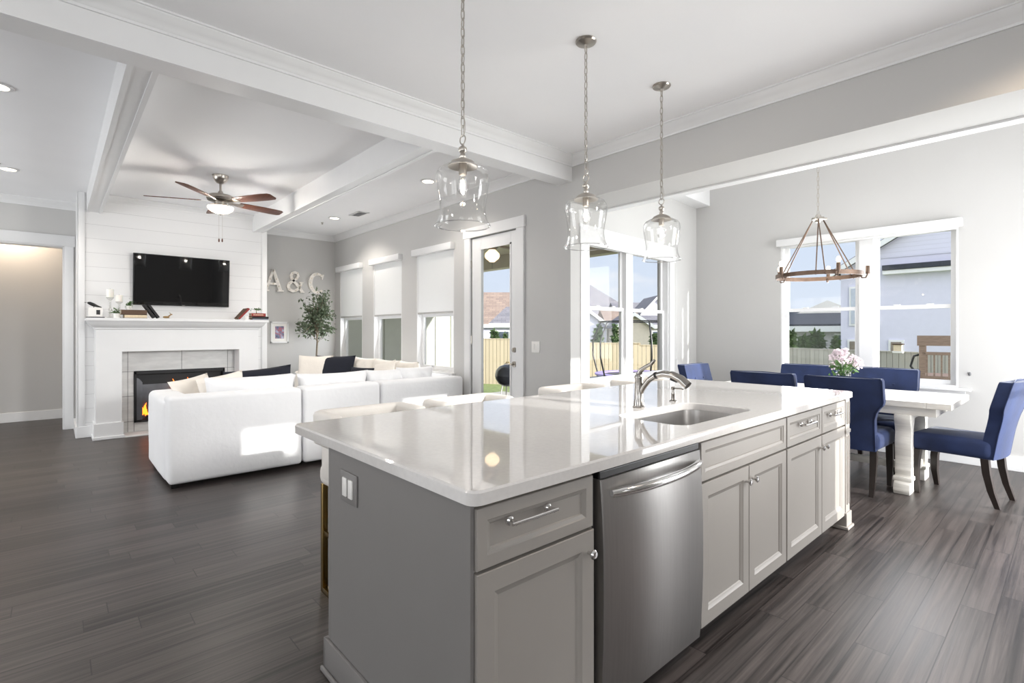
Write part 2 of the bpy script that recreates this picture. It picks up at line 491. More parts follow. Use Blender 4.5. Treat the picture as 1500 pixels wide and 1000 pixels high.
# ------------------------------------------------------------------ mesh builder
class MB:
    def __init__(s):
        s.bm = bmesh.new()

    def box(s, x0, x1, y0, y1, z0, z1, bev=0.0, seg=2):
        g = bmesh.ops.create_cube(s.bm, size=1.0)
        vs = g['verts']
        for v in vs:
            v.co = Vector((x0 + (v.co.x + .5) * (x1 - x0), y0 + (v.co.y + .5) * (y1 - y0), z0 + (v.co.z + .5) * (z1 - z0)))
        if bev > 0:
            b = min(bev, abs(x1 - x0) * .49, abs(y1 - y0) * .49, abs(z1 - z0) * .49)
            es = list({e for v in vs for e in v.link_edges})
            bmesh.ops.bevel(s.bm, geom=es, offset=b, segments=seg, affect='EDGES', profile=0.5)
        return s

    def obox(s, c, sz, rot, bev=0.0, seg=2):
        """box of size sz centred at c, rotated by Euler rot"""
        t = MB()
        t.box(-sz[0] / 2, sz[0] / 2, -sz[1] / 2, sz[1] / 2, -sz[2] / 2, sz[2] / 2, bev, seg)
        from mathutils import Euler
        t.xf(Matrix.Translation(c) @ Euler(rot).to_matrix().to_4x4())
        return s.join(t)

    def join(s, o):
        me = bpy.data.meshes.new('tmp')
        o.bm.to_mesh(me)
        s.bm.from_mesh(me)
        bpy.data.meshes.remove(me)
        o.bm.free()
        return s

    def xf(s, m):
        bmesh.ops.transform(s.bm, matrix=m, verts=s.bm.verts)
        return s

    def ring_surface(s, rings, closed=True, cap0=True, cap1=True):
        vr = [[s.bm.verts.new(p) for p in r] for r in rings]
        n = len(vr[0])
        for a, b in zip(vr, vr[1:]):
            for i in range(n if closed else n - 1):
                j = (i + 1) % n
                try:
                    s.bm.faces.new((a[i], a[j], b[j], b[i]))
                except ValueError:
                    pass
        if cap0 and closed:
            s.bm.faces.new(list(reversed(vr[0])))
        if cap1 and closed:
            s.bm.faces.new(vr[-1])
        return s

    def cyl(s, p0, p1, r0, r1=None, n=16):
        return s.tube([p0, p1], [r0, r0 if r1 is None else r1], n)

    def tube(s, pts, r, n=8, closed=False):
        pts = [Vector(p) for p in pts]
        k = len(pts)
        rs = r if isinstance(r, (list, tuple)) else [r] * k
        rings = []
        up = None
        for i in range(k):
            if closed:
                d = (pts[(i + 1) % k] - pts[(i - 1) % k]).normalized()
            else:
                d = (pts[min(i + 1, k - 1)] - pts[max(i - 1, 0)]).normalized()
            if up is None:
                up = Vector((0, 0, 1)) if abs(d.z) < .9 else Vector((1, 0, 0))
            a = d.cross(up)
            if a.length < 1e-6:
                a = d.orthogonal()
            a.normalize()
            b = d.cross(a).normalized()
            up = -b if (-b).dot(up) > 0 else b
            rings.append([pts[i] + a * (math.cos(2 * PI * j / n) * rs[i]) + b * (math.sin(2 * PI * j / n) * rs[i]) for j in range(n)])
        if closed:
            rings.append(rings[0])
            vr = [[s.bm.verts.new(p) for p in q] for q in rings[:-1]]
            for i in range(k):
                a, b = vr[i], vr[(i + 1) % k]
                for j in range(n):
                    q = (j + 1) % n
                    s.bm.faces.new((a[j], a[q], b[q], b[j]))
            return s
        return s.ring_surface(rings)

    def lathe(s, prof, c=(0, 0, 0), n=24, open_=False):
        rings = []
        for r, z in prof:
            rings.append([(c[0] + r * math.cos(2 * PI * i / n), c[1] + r * math.sin(2 * PI * i / n), c[2] + z) for i in range(n)])
        return s.ring_surface(rings, True, not open_, not open_)

    def prism(s, poly, a0, a1, plane='xy', bev=0.0):
        """extrude a 2D polygon; plane names the polygon axes, extrusion along the third"""
        def P(u, v, w):
            return {'xy': (u, v, w), 'xz': (u, w, v), 'yz': (w, u, v)}[plane]
        t = MB()
        lo = [t.bm.verts.new(P(u, v, a0)) for u, v in poly]
        hi = [t.bm.verts.new(P(u, v, a1)) for u, v in poly]
        n = len(poly)
        t.bm.faces.new(lo)
        t.bm.faces.new(list(reversed(hi)))
        for i in range(n):
            j = (i + 1) % n
            t.bm.faces.new((lo[i], hi[i], hi[j], lo[j]))
        bmesh.ops.recalc_face_normals(t.bm, faces=t.bm.faces)
        if bev:
            es = [e for e in t.bm.edges if len(e.link_faces) == 2 and e.calc_face_angle(0) > 0.5]
            bmesh.ops.bevel(t.bm, geom=es, offset=bev, segments=2, affect='EDGES', profile=0.5)
        return s.join(t)

    def sphere(s, c, r, sc=(1, 1, 1), n=16):
        g = bmesh.ops.create_uvsphere(s.bm, u_segments=n, v_segments=max(6, n * 2 // 3), radius=r)
        for v in g['verts']:
            v.co = Vector((c[0] + v.co.x * sc[0], c[1] + v.co.y * sc[1], c[2] + v.co.z * sc[2]))
        return s

    def quad(s, a, b, c, d):
        s.bm.faces.new([s.bm.verts.new(p) for p in (a, b, c, d)])
        return s

    def panelled(s, P, u0, u1, v0, v1, rings):
        """rectangular front with stepped rings [(inset, w)...]; P maps (u,v,w) to space"""
        rr = []
        for i, w in rings:
            rr.append([P(u0 + i, v0 + i, w), P(u1 - i, v0 + i, w), P(u1 - i, v1 - i, w), P(u0 + i, v1 - i, w)])
        return s.ring_surface(rr)

    def leaves(s, spots, size, seed=0):
        rnd = random.Random(seed)
        for p in spots:
            p = Vector(p)
            d = Vector((rnd.gauss(0, 1), rnd.gauss(0, 1), rnd.gauss(0, .8))).normalized()
            a = d.orthogonal().normalized()
            a = Matrix.Rotation(rnd.random() * 6.28, 3, d) @ a
            L_ = size * rnd.uniform(.7, 1.3)
            w = a * L_ * .24
            nrm = d.cross(a) * L_ * .06
            vs = [s.bm.verts.new(q) for q in (p, p + d * L_ * .5 + w + nrm, p + d * L_, p + d * L_ * .5 - w + nrm)]
            s.bm.faces.new(vs)
        return s

    def build(s, name, m, parent=None, smooth=35, world=False, off=None):
        bmesh.ops.recalc_face_normals(s.bm, faces=s.bm.faces)
        if world and parent is not None:
            s.xf(Matrix.Translation(-parent.location))
        if off is not None:
            s.xf(Matrix.Translation(-Vector(off)))
        me = bpy.data.meshes.new(name)
        s.bm.to_mesh(me)
        s.bm.free()
        me.materials.append(m)
        if smooth:
            me.shade_smooth()
            me.set_sharp_from_angle(angle=math.radians(smooth))
        o = bpy.data.objects.new(name, me)
        COL.objects.link(o)
        if parent is not None:
            o.parent = parent
        if off is not None:
            o.location = off
        return o


def thing(name, label, cat, loc=(0, 0, 0), rz=0.0, group=None):
    o = bpy.data.objects.new(name, None)
    o.empty_display_size = 0.1
    COL.objects.link(o)
    o.location = loc
    o.rotation_euler = (0, 0, rz)
    o['label'] = label
    o['category'] = cat
    if group:
        o['group'] = group
    return o


def tag(o, label, cat, group=None, kind=None):
    o['label'] = label
    o['category'] = cat
    if group:
        o['group'] = group
    if kind:
        o['kind'] = kind
    return o


def struct(o, label=None, cat=None):
    o['kind'] = 'structure'
    if label:
        o['label'] = label
        o['category'] = cat or 'room'
    return o


def base_of(s):
    xs = [v.co for v in s.bm.verts]
    return ((min(v.x for v in xs) + max(v.x for v in xs)) / 2, (min(v.y for v in xs) + max(v.y for v in xs)) / 2, min(v.z for v in xs))


def single(mb, name, m, label, cat, group=None, smooth=35):
    return tag(mb.build(name, m, None, smooth, off=base_of(mb)), label, cat, group)


def copy_tree(o, label=None, loc=None, rz=None):
    c = o.copy()
    COL.objects.link(c)
    if label:
        c['label'] = label
    if loc is not None:
        c.location = loc
    if rz is not None:
        c.rotation_euler = (0, 0, rz)
    for ch in [q for q in bpy.data.objects if q.parent is o]:
        k = ch.copy()
        COL.objects.link(k)
        k.parent = c
        for g in [q for q in bpy.data.objects if q.parent is ch]:
            d = g.copy()
            COL.objects.link(d)
            d.parent = k
    return c


def spot(name, loc, power, color=(1, 0.86, 0.7), size=2.2, blend=0.6, radius=0.06):
    d = bpy.data.lights.new(name, 'SPOT')
    d.energy = power
    d.color = color
    d.spot_size = size
    d.spot_blend = blend
    d.shadow_soft_size = radius
    o = bpy.data.objects.new(name, d)
    COL.objects.link(o)
    o.location = loc
    return o


def point(name, loc, power, color=(1, 0.83, 0.64), radius=0.05):
    d = bpy.data.lights.new(name, 'POINT')
    d.energy = power
    d.color = color
    d.shadow_soft_size = radius
    o = bpy.data.objects.new(name, d)
    COL.objects.link(o)
    o.location = loc
    return o


def wall_boxes(mb, axis, p0, p1, u0, u1, z0, z1, holes=()):
    """wall slab between p0..p1 across, u0..u1 along; rectangular holes (ua,ub,za,zb)"""
    us = sorted({u0, u1, *[h[0] for h in holes], *[h[1] for h in holes]})
    us = [u for u in us if u0 - 1e-6 <= u <= u1 + 1e-6]
    for a, b in zip(us, us[1:]):
        hs = sorted([(h[2], h[3]) for h in holes if h[0] <= a + 1e-6 and h[1] >= b - 1e-6])
        z = z0
        spans = []
        for h0, h1 in hs:
            if h0 > z + 1e-6:
                spans.append((z, h0))
            z = max(z, h1)
        if z < z1 - 1e-6:
            spans.append((z, z1))
        for s0, s1 in spans:
            if axis == 'x':      # wall runs along X
                mb.box(a, b, p0, p1, s0, s1)
            else:
                mb.box(p0, p1, a, b, s0, s1)
    return mb


def crown(mb, axis, wall, sgn, u0, u1, ceil=3.06, drop=0.095, proj=0.09):
    """crown moulding: profile in (distance from wall, z)"""
    pr = [(0, -drop), (.012, -drop), (.014, -drop + .014), (.02, -drop + .018), (.026, -drop + .03), (.045, -drop + .048),
          (.066, -drop + .062), (.072, -.022), (.078, -.018), (.08, -.012), (proj, -.010), (proj, 0), (0, 0)]
    poly = [(wall + sgn * d, ceil + z) for d, z in pr]
    mb.prism(poly, u0, u1, 'yz' if axis == 'x' else 'xz')
    return mb


# ================================================================== SETTING
CZ = 3.06
struct(MB().box(-10.6, 2.7, -4.1, 6.9, -0.12, 0.0).build('floor', M_FLOOR, smooth=0))

cm = MB()
cm.box(-10.6, 2.72, -4.12, 3.97, CZ, CZ + .14)
struct(cm.build('ceiling', M_CEIL, smooth=0))
struct(MB().box(-3.8, 2.72, 3.97, 6.98, 3.6, 3.72).build('ceiling_nook', M_CEIL, smooth=0))

# window wall (north of living room and kitchen)
WINS = [(-8.93, -8.03), (-7.63, -6.73), (-6.31, -5.40)]
WZ0, WZ1 = 0.78, 2.43
mb = MB()
wall_boxes(mb, 'x', 3.85, 4.01, -9.3, -3.40, 0, CZ, [(a, b, WZ0, WZ1) for a, b in WINS] + [(-5.03, -4.19, 0, 2.475)])
struct(mb.build('wall_north', M_WALL, smooth=0))
# header over the nook opening and the wall to its right
mb = MB()
mb.box(-3.40, 1.1, 3.85, 4.325, 2.62, CZ + .54)
struct(mb.build('wall_header', M_WALL, smooth=0))
struct(MB().box(-3.46, 1.1, 4.325, 4.43, 2.605, 2.80, .003).build('trim_header', M_TRIM, smooth=0))
struct(MB().box(1.1, 2.72, 3.85, 4.01, 0, CZ).build('wall_north_kitchen', M_WALL, smooth=0))
# chimney-side wall (west) with a cased opening to the hallway
mb = MB()
wall_boxes(mb, 'y', -9.30, -9.15, -4.1, 3.85, 0, CZ, [(-1.7, 0.10, 0, 2.47)])
struct(mb.build('wall_west', M_WALL, smooth=0))
struct(MB().box(-10.5, -10.38, -4.1, 1.3, 0, CZ).build('wall_hallway', M_WALL, smooth=0))
struct(MB().box(-10.38, -9.30, 1.2, 1.3, 0, CZ).build('wall_hallway_end', M_WALL, smooth=0))
struct(MB().box(-10.38, -10.365, -4.1, 1.2, 0, .14, .004).build('baseboard_hallway', M_TRIM, smooth=0))
# rear and right walls, behind and beside the camera
mb = MB()
wall_boxes(mb, 'x', -4.12, -4.0, -10.5, 2.72, 0, CZ, [(-8.4, -4.0, .45, 2.45), (-1.8, .6, .9, 2.4)])
struct(mb.build('wall_south', M_WALL, smooth=0))
mb = MB()
wall_boxes(mb, 'y', 2.6, 2.72, -4.1, 4.0, 0, CZ, [(-2.6, -.2, .7, 2.3), (2.85, 3.45, 2.05, 2.75)])
struct(mb.build('wall_east', M_WALL, smooth=0))
# nook walls
mb = MB()
wall_boxes(mb, 'x', 6.78, 6.93, -3.75, 1.25, 0, 3.62, [(-2.49, -.80, .755, 2.42)])
struct(mb.build('wall_nook_north', M_WALL, smooth=0))
mb = MB()
wall_boxes(mb, 'y', 1.1, 1.25, 4.01, 6.78, 0, 3.62, [(4.17, 6.45, 0.05, 2.45)])
struct(mb.build('wall_nook_east', M_WALL, smooth=0))
# nook west wall, turned a few degrees: built along local +Y from its corner with the kitchen wall
NW_A = math.atan2(0.22, 2.93)
NWM = Matrix.Translation((-3.40, 3.85, 0)) @ Matrix.Rotation(NW_A, 4, 'Z')
mb = MB()
wall_boxes(mb, 'y', -.16, 0.0, 0.0, 2.945, 0, 3.62, [(.30, 2.10, .755, 2.30)])
mb.xf(NWM)
struct(mb.build('wall_nook_west', M_WALL, smooth=0))
struct(MB().box(-.05, .20, 1.2, 2.93, 3.065, 3.60, .004).xf(NWM).build('trim_nook_soffit', M_TRIM, smooth=0))

# beams
struct(MB().box(-3.565, -3.38, -4.0, 3.85, 2.82, CZ).build('beam_main', M_TRIM, smooth=0))
for nm, y0, y1 in (('beam_living_left', .302, .452), ('beam_living_right', 2.22, 2.36)):
    b = MB()
    b.box(-9.15, -3.565, y0 + .012, y1 - .012, 2.828, CZ)
    b.box(-9.15, -3.565, y0, y0 + .03, 2.82, CZ - .0)
    b.box(-9.15, -3.565, y1 - .03, y1, 2.82, CZ)
    struct(b.build(nm, M_TRIM, smooth=0))
# crown mouldings
n_trim = 0


def trim(mb, m=None):
    global n_trim
    n_trim += 1
    return struct(mb.build('trim_%d' % n_trim, m or M_TRIM, smooth=40))


trim(crown(MB(), 'x', 3.85, -1, -3.38, 2.6))
trim(crown(MB(), 'y', -3.38, 1, -4.0, 3.85))
trim(crown(MB(), 'x', 3.85, -1, -9.15, -3.565))
trim(crown(MB(), 'y', -9.15, 1, 2.42, 3.85))
trim(crown(MB(), 'y', -9.15, 1, -4.0, .22))
trim(crown(MB(), 'y', -8.30, 1, .452, 2.22, drop=.08, proj=.07))
# chimney breast with shiplap boards
struct(MB().box(-9.15, -8.30, .222, 2.42, 0, CZ).build('wall_chimney', M_SHIP, smooth=0))
t = MB()
t.box(-8.315, -8.285, .222, .285, 0, CZ, .003)
t.box(-8.9, -8.315, .212, .222, 0, CZ, .003)
t.box(-8.315, -8.285, 2.345, 2.42, 0, CZ, .003)
trim(t)
t = MB()
t.box(-8.305, -8.268, .20, .37, 0, .14, .004)
t.box(-9.13, -8.27, .196, .222, 0, .14, .004)
t.box(-9.15, -9.13, .195, .225, 0, .14, .004)
struct(t.build('baseboard_chimney', M_TRIM, smooth=0))
# cased opening
t = MB()
t.box(-9.15, -9.125, .10, .197, 0, 2.47, .003)
t.box(-9.32, -9.14, .085, .10, 0, 2.47, .003)
t.box(-9.15, -9.12, -1.83, .213, 2.47, 2.615, .003)
t.box(-9.15, -9.125, -1.80, -1.70, 0, 2.47, .003)
t.box(-9.32, -9.14, -1.7, .10, 2.455, 2.47, .003)
trim(t)
# baseboards
struct(MB().box(-9.15, -9.13, 2.42, 3.85, 0, .14, .004).build('baseboard_west', M_TRIM, smooth=0))
t = MB()
t.box(-9.13, -5.15, 3.83, 3.85, 0, .14, .004)
t.box(-4.06, -3.40, 3.83, 3.85, 0, .14, .004)
struct(t.build('baseboard_north', M_TRIM, smooth=0))
struct(MB().box(-3.6, 1.1, 6.76, 6.78, 0, .14, .004).build('baseboard_nook', M_TRIM, smooth=0))
struct(MB().box(0, .02, .0, 2.92, 0, .14, .004).xf(NWM).build('baseboard_nook_west', M_TRIM, smooth=0))


def window_unit(name, P, u0, u1, z0, z1, depth, mull=(), jamb=.02, frame=.05, rail=None, glass_w=None, thick=.05):
    """double-hung window unit. P maps (u, w, z): u along wall, w out of the room from the wall face"""
    root = thing(name, '', '')
    del root['label'], root['category']
    root['kind'] = 'structure'
    f = MB()

    def bx(b, ua, ub, wa, wb, za, zb, bev=.002):
        t = MB()
        t.box(ua, ub, wa, wb, za, zb, bev)
        for v in t.bm.verts:
            v.co = Vector(P(v.co.x, v.co.y, v.co.z))
        b.join(t)
    d0, d1 = depth, depth + thick
    bx(f, u0, u0 + jamb, 0.0, d1 + .02, z0, z1)
    bx(f, u1 - jamb, u1, 0.0, d1 + .02, z0, z1)
    bx(f, u0 + jamb, u1 - jamb, 0.001, d1 + .019, z1 - jamb, z1 - .001, 0)
    bx(f, u0 + jamb, u1 - jamb, 0.001, d1 + .019, z0 + .001, z0 + jamb, 0)
    for a, b in mull:
        bx(f, a, b, d0 - .03, d1 + .018, z0 + jamb, z1 - jamb, 0)
    f.build('window_frame', M_TRIM, root, 0)
    edges = [u0 + jamb]
    for a, b in mull:
        edges += [a, b]
    edges.append(u1 - jamb)
    for a, b in zip(edges[0::2], edges[1::2]):
        zr = rail
        for (za, zb, dd) in ((z0 + jamb, zr + .02, 0.0), (zr - .02, z1 - jamb, .022)):
            sh = MB()
            bx(sh, a, a + frame, d0 + dd, d0 + dd + .025, za, zb)
            bx(sh, b - frame, b, d0 + dd, d0 + dd + .025, za, zb)
            bx(sh, a + frame, b - frame, d0 + dd + .001, d0 + dd + .024, za, za + frame * (.95 if dd == 0 else .8), 0)
            bx(sh, a + frame, b - frame, d0 + dd + .001, d0 + dd + .024, zb - frame * .8, zb, 0)
            so = sh.build('sash', M_TRIM, root, 0)
            g = MB()
            bx(g, a + frame * .6, b - frame * .6, d0 + dd + .010, d0 + dd + .014, za + frame * .6, zb - frame * .6, 0)
            g.build('pane', M_GLASS, so, 0)
            if dd == 0:
                for q in (a + (b - a) * .3, a + (b - a) * .7):
                    lk = MB()
                    bx(lk, q - .03, q + .03, d0 - .012, d0 + .012, zb, zb + .012, .003)
                    lk.build('sash_lock', M_TRIM, so, 0)
    return root


def P_north(u, w, z):
    return (u, 3.85 + w, z)


def P_nook(u, w, z):
    return (u, 6.78 + w, z)


def P_nookw(u, w, z):
    v = NWM @ Vector((-w, u, z))
    return (v.x, v.y, v.z)


def P_east(u, w, z):
    return (1.1 + w, u, z)


def P_kit(u, w, z):
    return (2.6 + w, u, z)


def P_south(u, w, z):
    return (u, -4.0 - w, z)


for i, (a, b) in enumerate(WINS):
    window_unit('window_%d' % (i + 1), P_north, a, b, WZ0, WZ1, .075, rail=1.545)
w4 = window_unit('window_4', P_nookw, .30, 2.10, .755, 2.30, .05, mull=[(1.09, 1.24)], rail=1.575)
w5 = window_unit('window_5', P_nook, -2.49, -.80, .755, 2.42, .06, mull=[(-1.66, -1.53)], rail=1.585)
window_unit('window_6', P_east, 4.17, 6.45, .05, 2.45, .06, mull=[(5.26, 5.36)], rail=1.3)
window_unit('window_7', P_kit, 2.85, 3.45, 2.05, 2.75, .05, rail=2.4)
window_unit('window_8', P_kit, -2.6, -.2, .7, 2.3, .05, mull=[(-1.45, -1.35)], rail=1.5)
window_unit('window_9', P_south, -8.4, -4.0, .45, 2.45, .05, mull=[(-7.0, -6.9), (-5.5, -5.4)], rail=1.5)
window_unit('window_10', P_south, -1.8, .6, .9, 2.4, .05, mull=[(-.65, -.55)], rail=1.65)
# casings and stools
t = MB()
t.box(-.001, .022, .15, .30, .755, 2.225, .003)
t.box(-.001, .022, 2.10, 2.225, .755, 2.225, .003)
t.box(-.001, .03, .13, 2.245, 2.225, 2.425, .003)
t.box(-.02, .05, .12, 2.26, .735, .765, .004)
t.box(-.001, .018, .15, 2.225, .64, .735, .003)
t.xf(NWM)
t.build('casing', M_TRIM, w4, 0)
t = MB()
t.box(-2.58, -.70, 6.70, 6.80, .728, .757, .004)
t.box(-2.53, -.745, 6.762, 6.78, .655, .728, .003)
t.build('window_sill', M_TRIM, w5, 0)
for i, (a, b) in enumerate(WINS):
    r = bpy.data.objects['window_%d' % (i + 1)]
    t = MB()
    t.box(a - .03, b + .03, 3.80, 3.87, WZ0 - .025, WZ0 + .005, .004)
    t.build('window_sill', M_TRIM, r, 0)

# glass door
d1 = thing('door_1', '', '')
del d1['label'], d1['category']
d1['kind'] = 'structure'
t = MB()
t.box(-5.15, -5.035, 3.825, 3.85, 0, 2.475, .003)
t.box(-4.185, -4.065, 3.825, 3.85, 0, 2.475, .003)
t.box(-5.17, -4.05, 3.82, 3.85, 2.475, 2.60, .003)
t.box(-5.05, -5.03, 3.83, 4.01, 0, 2.475)
t.box(-4.19, -4.17, 3.83, 4.01, 0, 2.475)
t.build('door_casing', M_TRIM, d1, 0)
t = MB()
t.box(-5.025, -4.85, 3.855, 3.90, .02, 2.465, .003)
t.box(-4.30, -4.195, 3.855, 3.90, .02, 2.465, .003)
t.box(-4.85, -4.30, 3.855, 3.90, 2.325, 2.465, .003)
t.box(-4.85, -4.30, 3.855, 3.90, .02, .34, .003)
leaf = t.build('door_leaf', M_TRIM, d1, 0)
MB().box(-4.86, -4.29, 3.875, 3.881, .33, 2.335).build('pane', M_GLASS, leaf, 0)
t = MB()
for (xa, xb, za, zb) in ((-4.855, -4.835, .33, 2.335), (-4.315, -4.295, .33, 2.335)):
    t.box(xa, xb, 3.848, 3.86, za, zb)
t.box(-4.855, -4.295, 3.848, 3.86, 2.315, 2.335)
t.box(-4.855, -4.295, 3.848, 3.86, .33, .35)
t.build('glazing_bead', M_TRIM, leaf, 0)
for z in (.40, 1.22, 2.15):
    MB().cyl((-5.03, 3.848, z - .05), (-5.03, 3.848, z + .05), .009, n=10).build('hinge', M_NICKEL, d1)
t = MB()
t.cyl((-4.235, 3.855, .955), (-4.235, 3.835, .955), .032, n=20)
t.cyl((-4.235, 3.84, .955), (-4.235, 3.80, .955), .012, n=12)
t.tube([(-4.235, 3.80, .955), (-4.27, 3.795, .957), (-4.34, 3.80, .955)], .009, 8)
t.build('door_handle', M_NICKEL, d1)
t = MB()
t.cyl((-4.235, 3.855, 1.115), (-4.235, 3.83, 1.115), .03, .026, n=20)
t.box(-4.239, -4.231, 3.815, 3.83, 1.10, 1.13, .002)
t.build('deadbolt', M_NICKEL, d1)

# ================================================================== ISLAND
XF = -1.04           # cabinet door face
CB0, CB1 = .81, 3.97


def PX(xf):
    return lambda u, v, w: (xf + w, u, v)


DOOR_RINGS = [(0, -.02), (0, -.002), (.002, 0), (.058, 0), (.062, -.003), (.074, -.007), (.078, -.011)]
DRAW_RINGS = [(0, -.02), (0, -.002), (.002, 0), (.034, 0), (.037, -.003), (.047, -.007), (.05, -.011)]


def knob(parent, y, z):
    t = MB()
    t.lathe([(.0, 0), (.006, 0), (.006, .012), (.014, .018), (.0155, .024), (.011, .029), (0, .030)], n=20)
    t.xf(Matrix.Translation((XF, y, z)) @ Matrix.Rotation(PI / 2, 4, 'Y'))
    return t.build('knob', M_CHROME, parent, world=False)


def bar_handle(parent, y, z, half=.075):
    t = MB()
    for s in (-1, 1):
        t.lathe([(0, 0), (.013, 0), (.012, .006), (.007, .009), (.007, .026), (0, .026)], (0, 0, 0), 16) if False else None
    for s in (-1, 1):
        q = MB().lathe([(.001, 0), (.014, 0), (.0125, .006), (.007, .01), (.007, .03), (.001, .03)], n=16)
        q.xf(Matrix.Translation((XF, y + s * half, z)) @ Matrix.Rotation(PI / 2, 4, 'Y'))
        t.join(q)
    t.tube([(XF + .030, y - half - .014, z), (XF + .031, y - half * .5, z), (XF + .032, y, z), (XF + .031, y + half * .5, z), (XF + .030, y + half + .014, z)], [.005, .0052, .0056, .0052, .005], 10)
    return t.build('handle', M_CHROME, parent)


def shift_children(root):
    """parts were written in world coordinates: bring them into the frame of their thing"""
    for o in [q for q in bpy.data.objects if q.parent is root]:
        if o.type == 'MESH':
            o.data.transform(Matrix.Translation(-root.location))
        for g in [q for q in bpy.data.objects if q.parent is o]:
            g.data.transform(Matrix.Translation(-root.location))


def base_cabinet(label, y0, y1, fronts, end_panel=False, post=False, hollow=False):
    root = thing('base_cabinet', label, 'cabinet', (-1.5, (y0 + y1) / 2, 0), 0, 'grey base cabinets of the island')
    t = MB()
    if hollow:
        t.box(-1.94, XF - .021, y0, y1, .09, .65, .001)
        t.box(XF - .045, XF - .021, y0, y1, .65, .875, 0)
        t.box(-1.94, XF - .045, y0, y0 + .015, .65, .875, 0)
        t.box(-1.94, XF - .045, y1 - .015, y1, .65, .875, 0)
    else:
        t.box(-1.94, XF - .021, y0, y1, .09, .875, .001)
    t.build('body', M_CAB, root, 0)
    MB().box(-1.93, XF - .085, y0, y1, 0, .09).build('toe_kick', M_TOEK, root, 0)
    for kind, a, b, za, zb, hw in fronts:
        rings = DOOR_RINGS if kind == 'door' else DRAW_RINGS
        p = MB().panelled(PX(XF), a, b, za, zb, rings).build('door' if kind == 'door' else 'drawer', M_CAB, root, 20)
        if hw:
            if hw[0] == 'knob':
                knob(p, hw[1], hw[2])
            else:
                bar_handle(p, hw[1], hw[2])
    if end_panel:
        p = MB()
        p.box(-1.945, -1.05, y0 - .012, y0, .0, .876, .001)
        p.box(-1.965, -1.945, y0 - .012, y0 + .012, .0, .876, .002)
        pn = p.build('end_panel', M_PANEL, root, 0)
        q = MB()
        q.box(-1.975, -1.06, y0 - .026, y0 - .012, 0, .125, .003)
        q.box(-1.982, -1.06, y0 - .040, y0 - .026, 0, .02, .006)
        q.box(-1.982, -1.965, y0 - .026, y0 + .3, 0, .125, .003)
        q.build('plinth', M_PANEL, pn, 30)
    if post:
        q = MB()
        q.box(XF - .075, XF + .004, CB1 - .03, CB1 + .055, 0, .875, .003)
        for za, zb in ((.16, .62), (.70, .85)):
            q.box(XF - .02, XF + .010, CB1 - .012, CB1 - .004, za, zb, .002)
            q.box(XF - .02, XF + .010, CB1 + .03, CB1 + .038, za, zb, .002)
        q.box(XF - .09, XF + .014, CB1 - .045, CB1 + .065, 0, .11, .004)
        q.box(XF - .10, XF + .026, CB1 - .057, CB1 + .077, 0, .022, .007)
        q.box(XF - .085, XF + .010, CB1 - .04, CB1 + .06, .64, .665, .004)
        q.build('corner_post', M_CAB, root, 20)
        MB().box(-1.94, XF - .06, CB1, CB1 + .02, 0, .875, .002).build('end_panel', M_CAB, root, 0)
    shift_children(root)
    return root


base_cabinet('grey base cabinet on the dishwasher side with one drawer above a single door', .812, 1.305,
             [('drawer', .815, 1.287, .700, .862, ('bar', 1.0, .808)), ('door', .815, 1.292, .092, .690, ('knob', 1.262, .622))], end_panel=True)
base_cabinet('grey sink base cabinet with two doors under a wide blank drawer front', 1.985, 2.914,
             [('drawer', 1.99, 2.908, .700, .862, None), ('door', 1.99, 2.445, .092, .690, ('knob', 2.412, .622)), ('door', 2.451, 2.908, .092, .690, ('knob', 2.484, .622))], hollow=True)
base_cabinet('grey double base cabinet with two small drawers and a corner post, nearest the dining table', 2.918, CB1,
             [('drawer', 2.923, 3.472, .700, .862, ('bar', 3.2, .80)), ('drawer', 3.480, 3.935, .700, .862, ('bar', 3.70, .80)),
              ('door', 2.923, 3.472, .092, .690, ('knob', 3.44, .622)), ('door', 3.480, 3.935, .092, .690, ('knob', 3.512, .622))], post=True)
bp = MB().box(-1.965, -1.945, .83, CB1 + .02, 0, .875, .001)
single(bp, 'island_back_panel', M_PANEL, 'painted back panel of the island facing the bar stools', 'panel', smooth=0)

# countertop with sink cut-out
SX0, SX1, SY0, SY1 = -1.505, -1.135, 2.02, 2.73


def rounded_rect(x0, x1, y0, y1, r, k=6):
    pts = []
    for cx, cy, a0 in ((x1 - r, y1 - r, 0), (x0 + r, y1 - r, PI / 2), (x0 + r, y0 + r, PI), (x1 - r, y0 + r, 1.5 * PI)):
        for i in range(k + 1):
            a = a0 + PI / 2 * i / k
            pts.append((cx + r * math.cos(a), cy + r * math.sin(a)))
    return pts


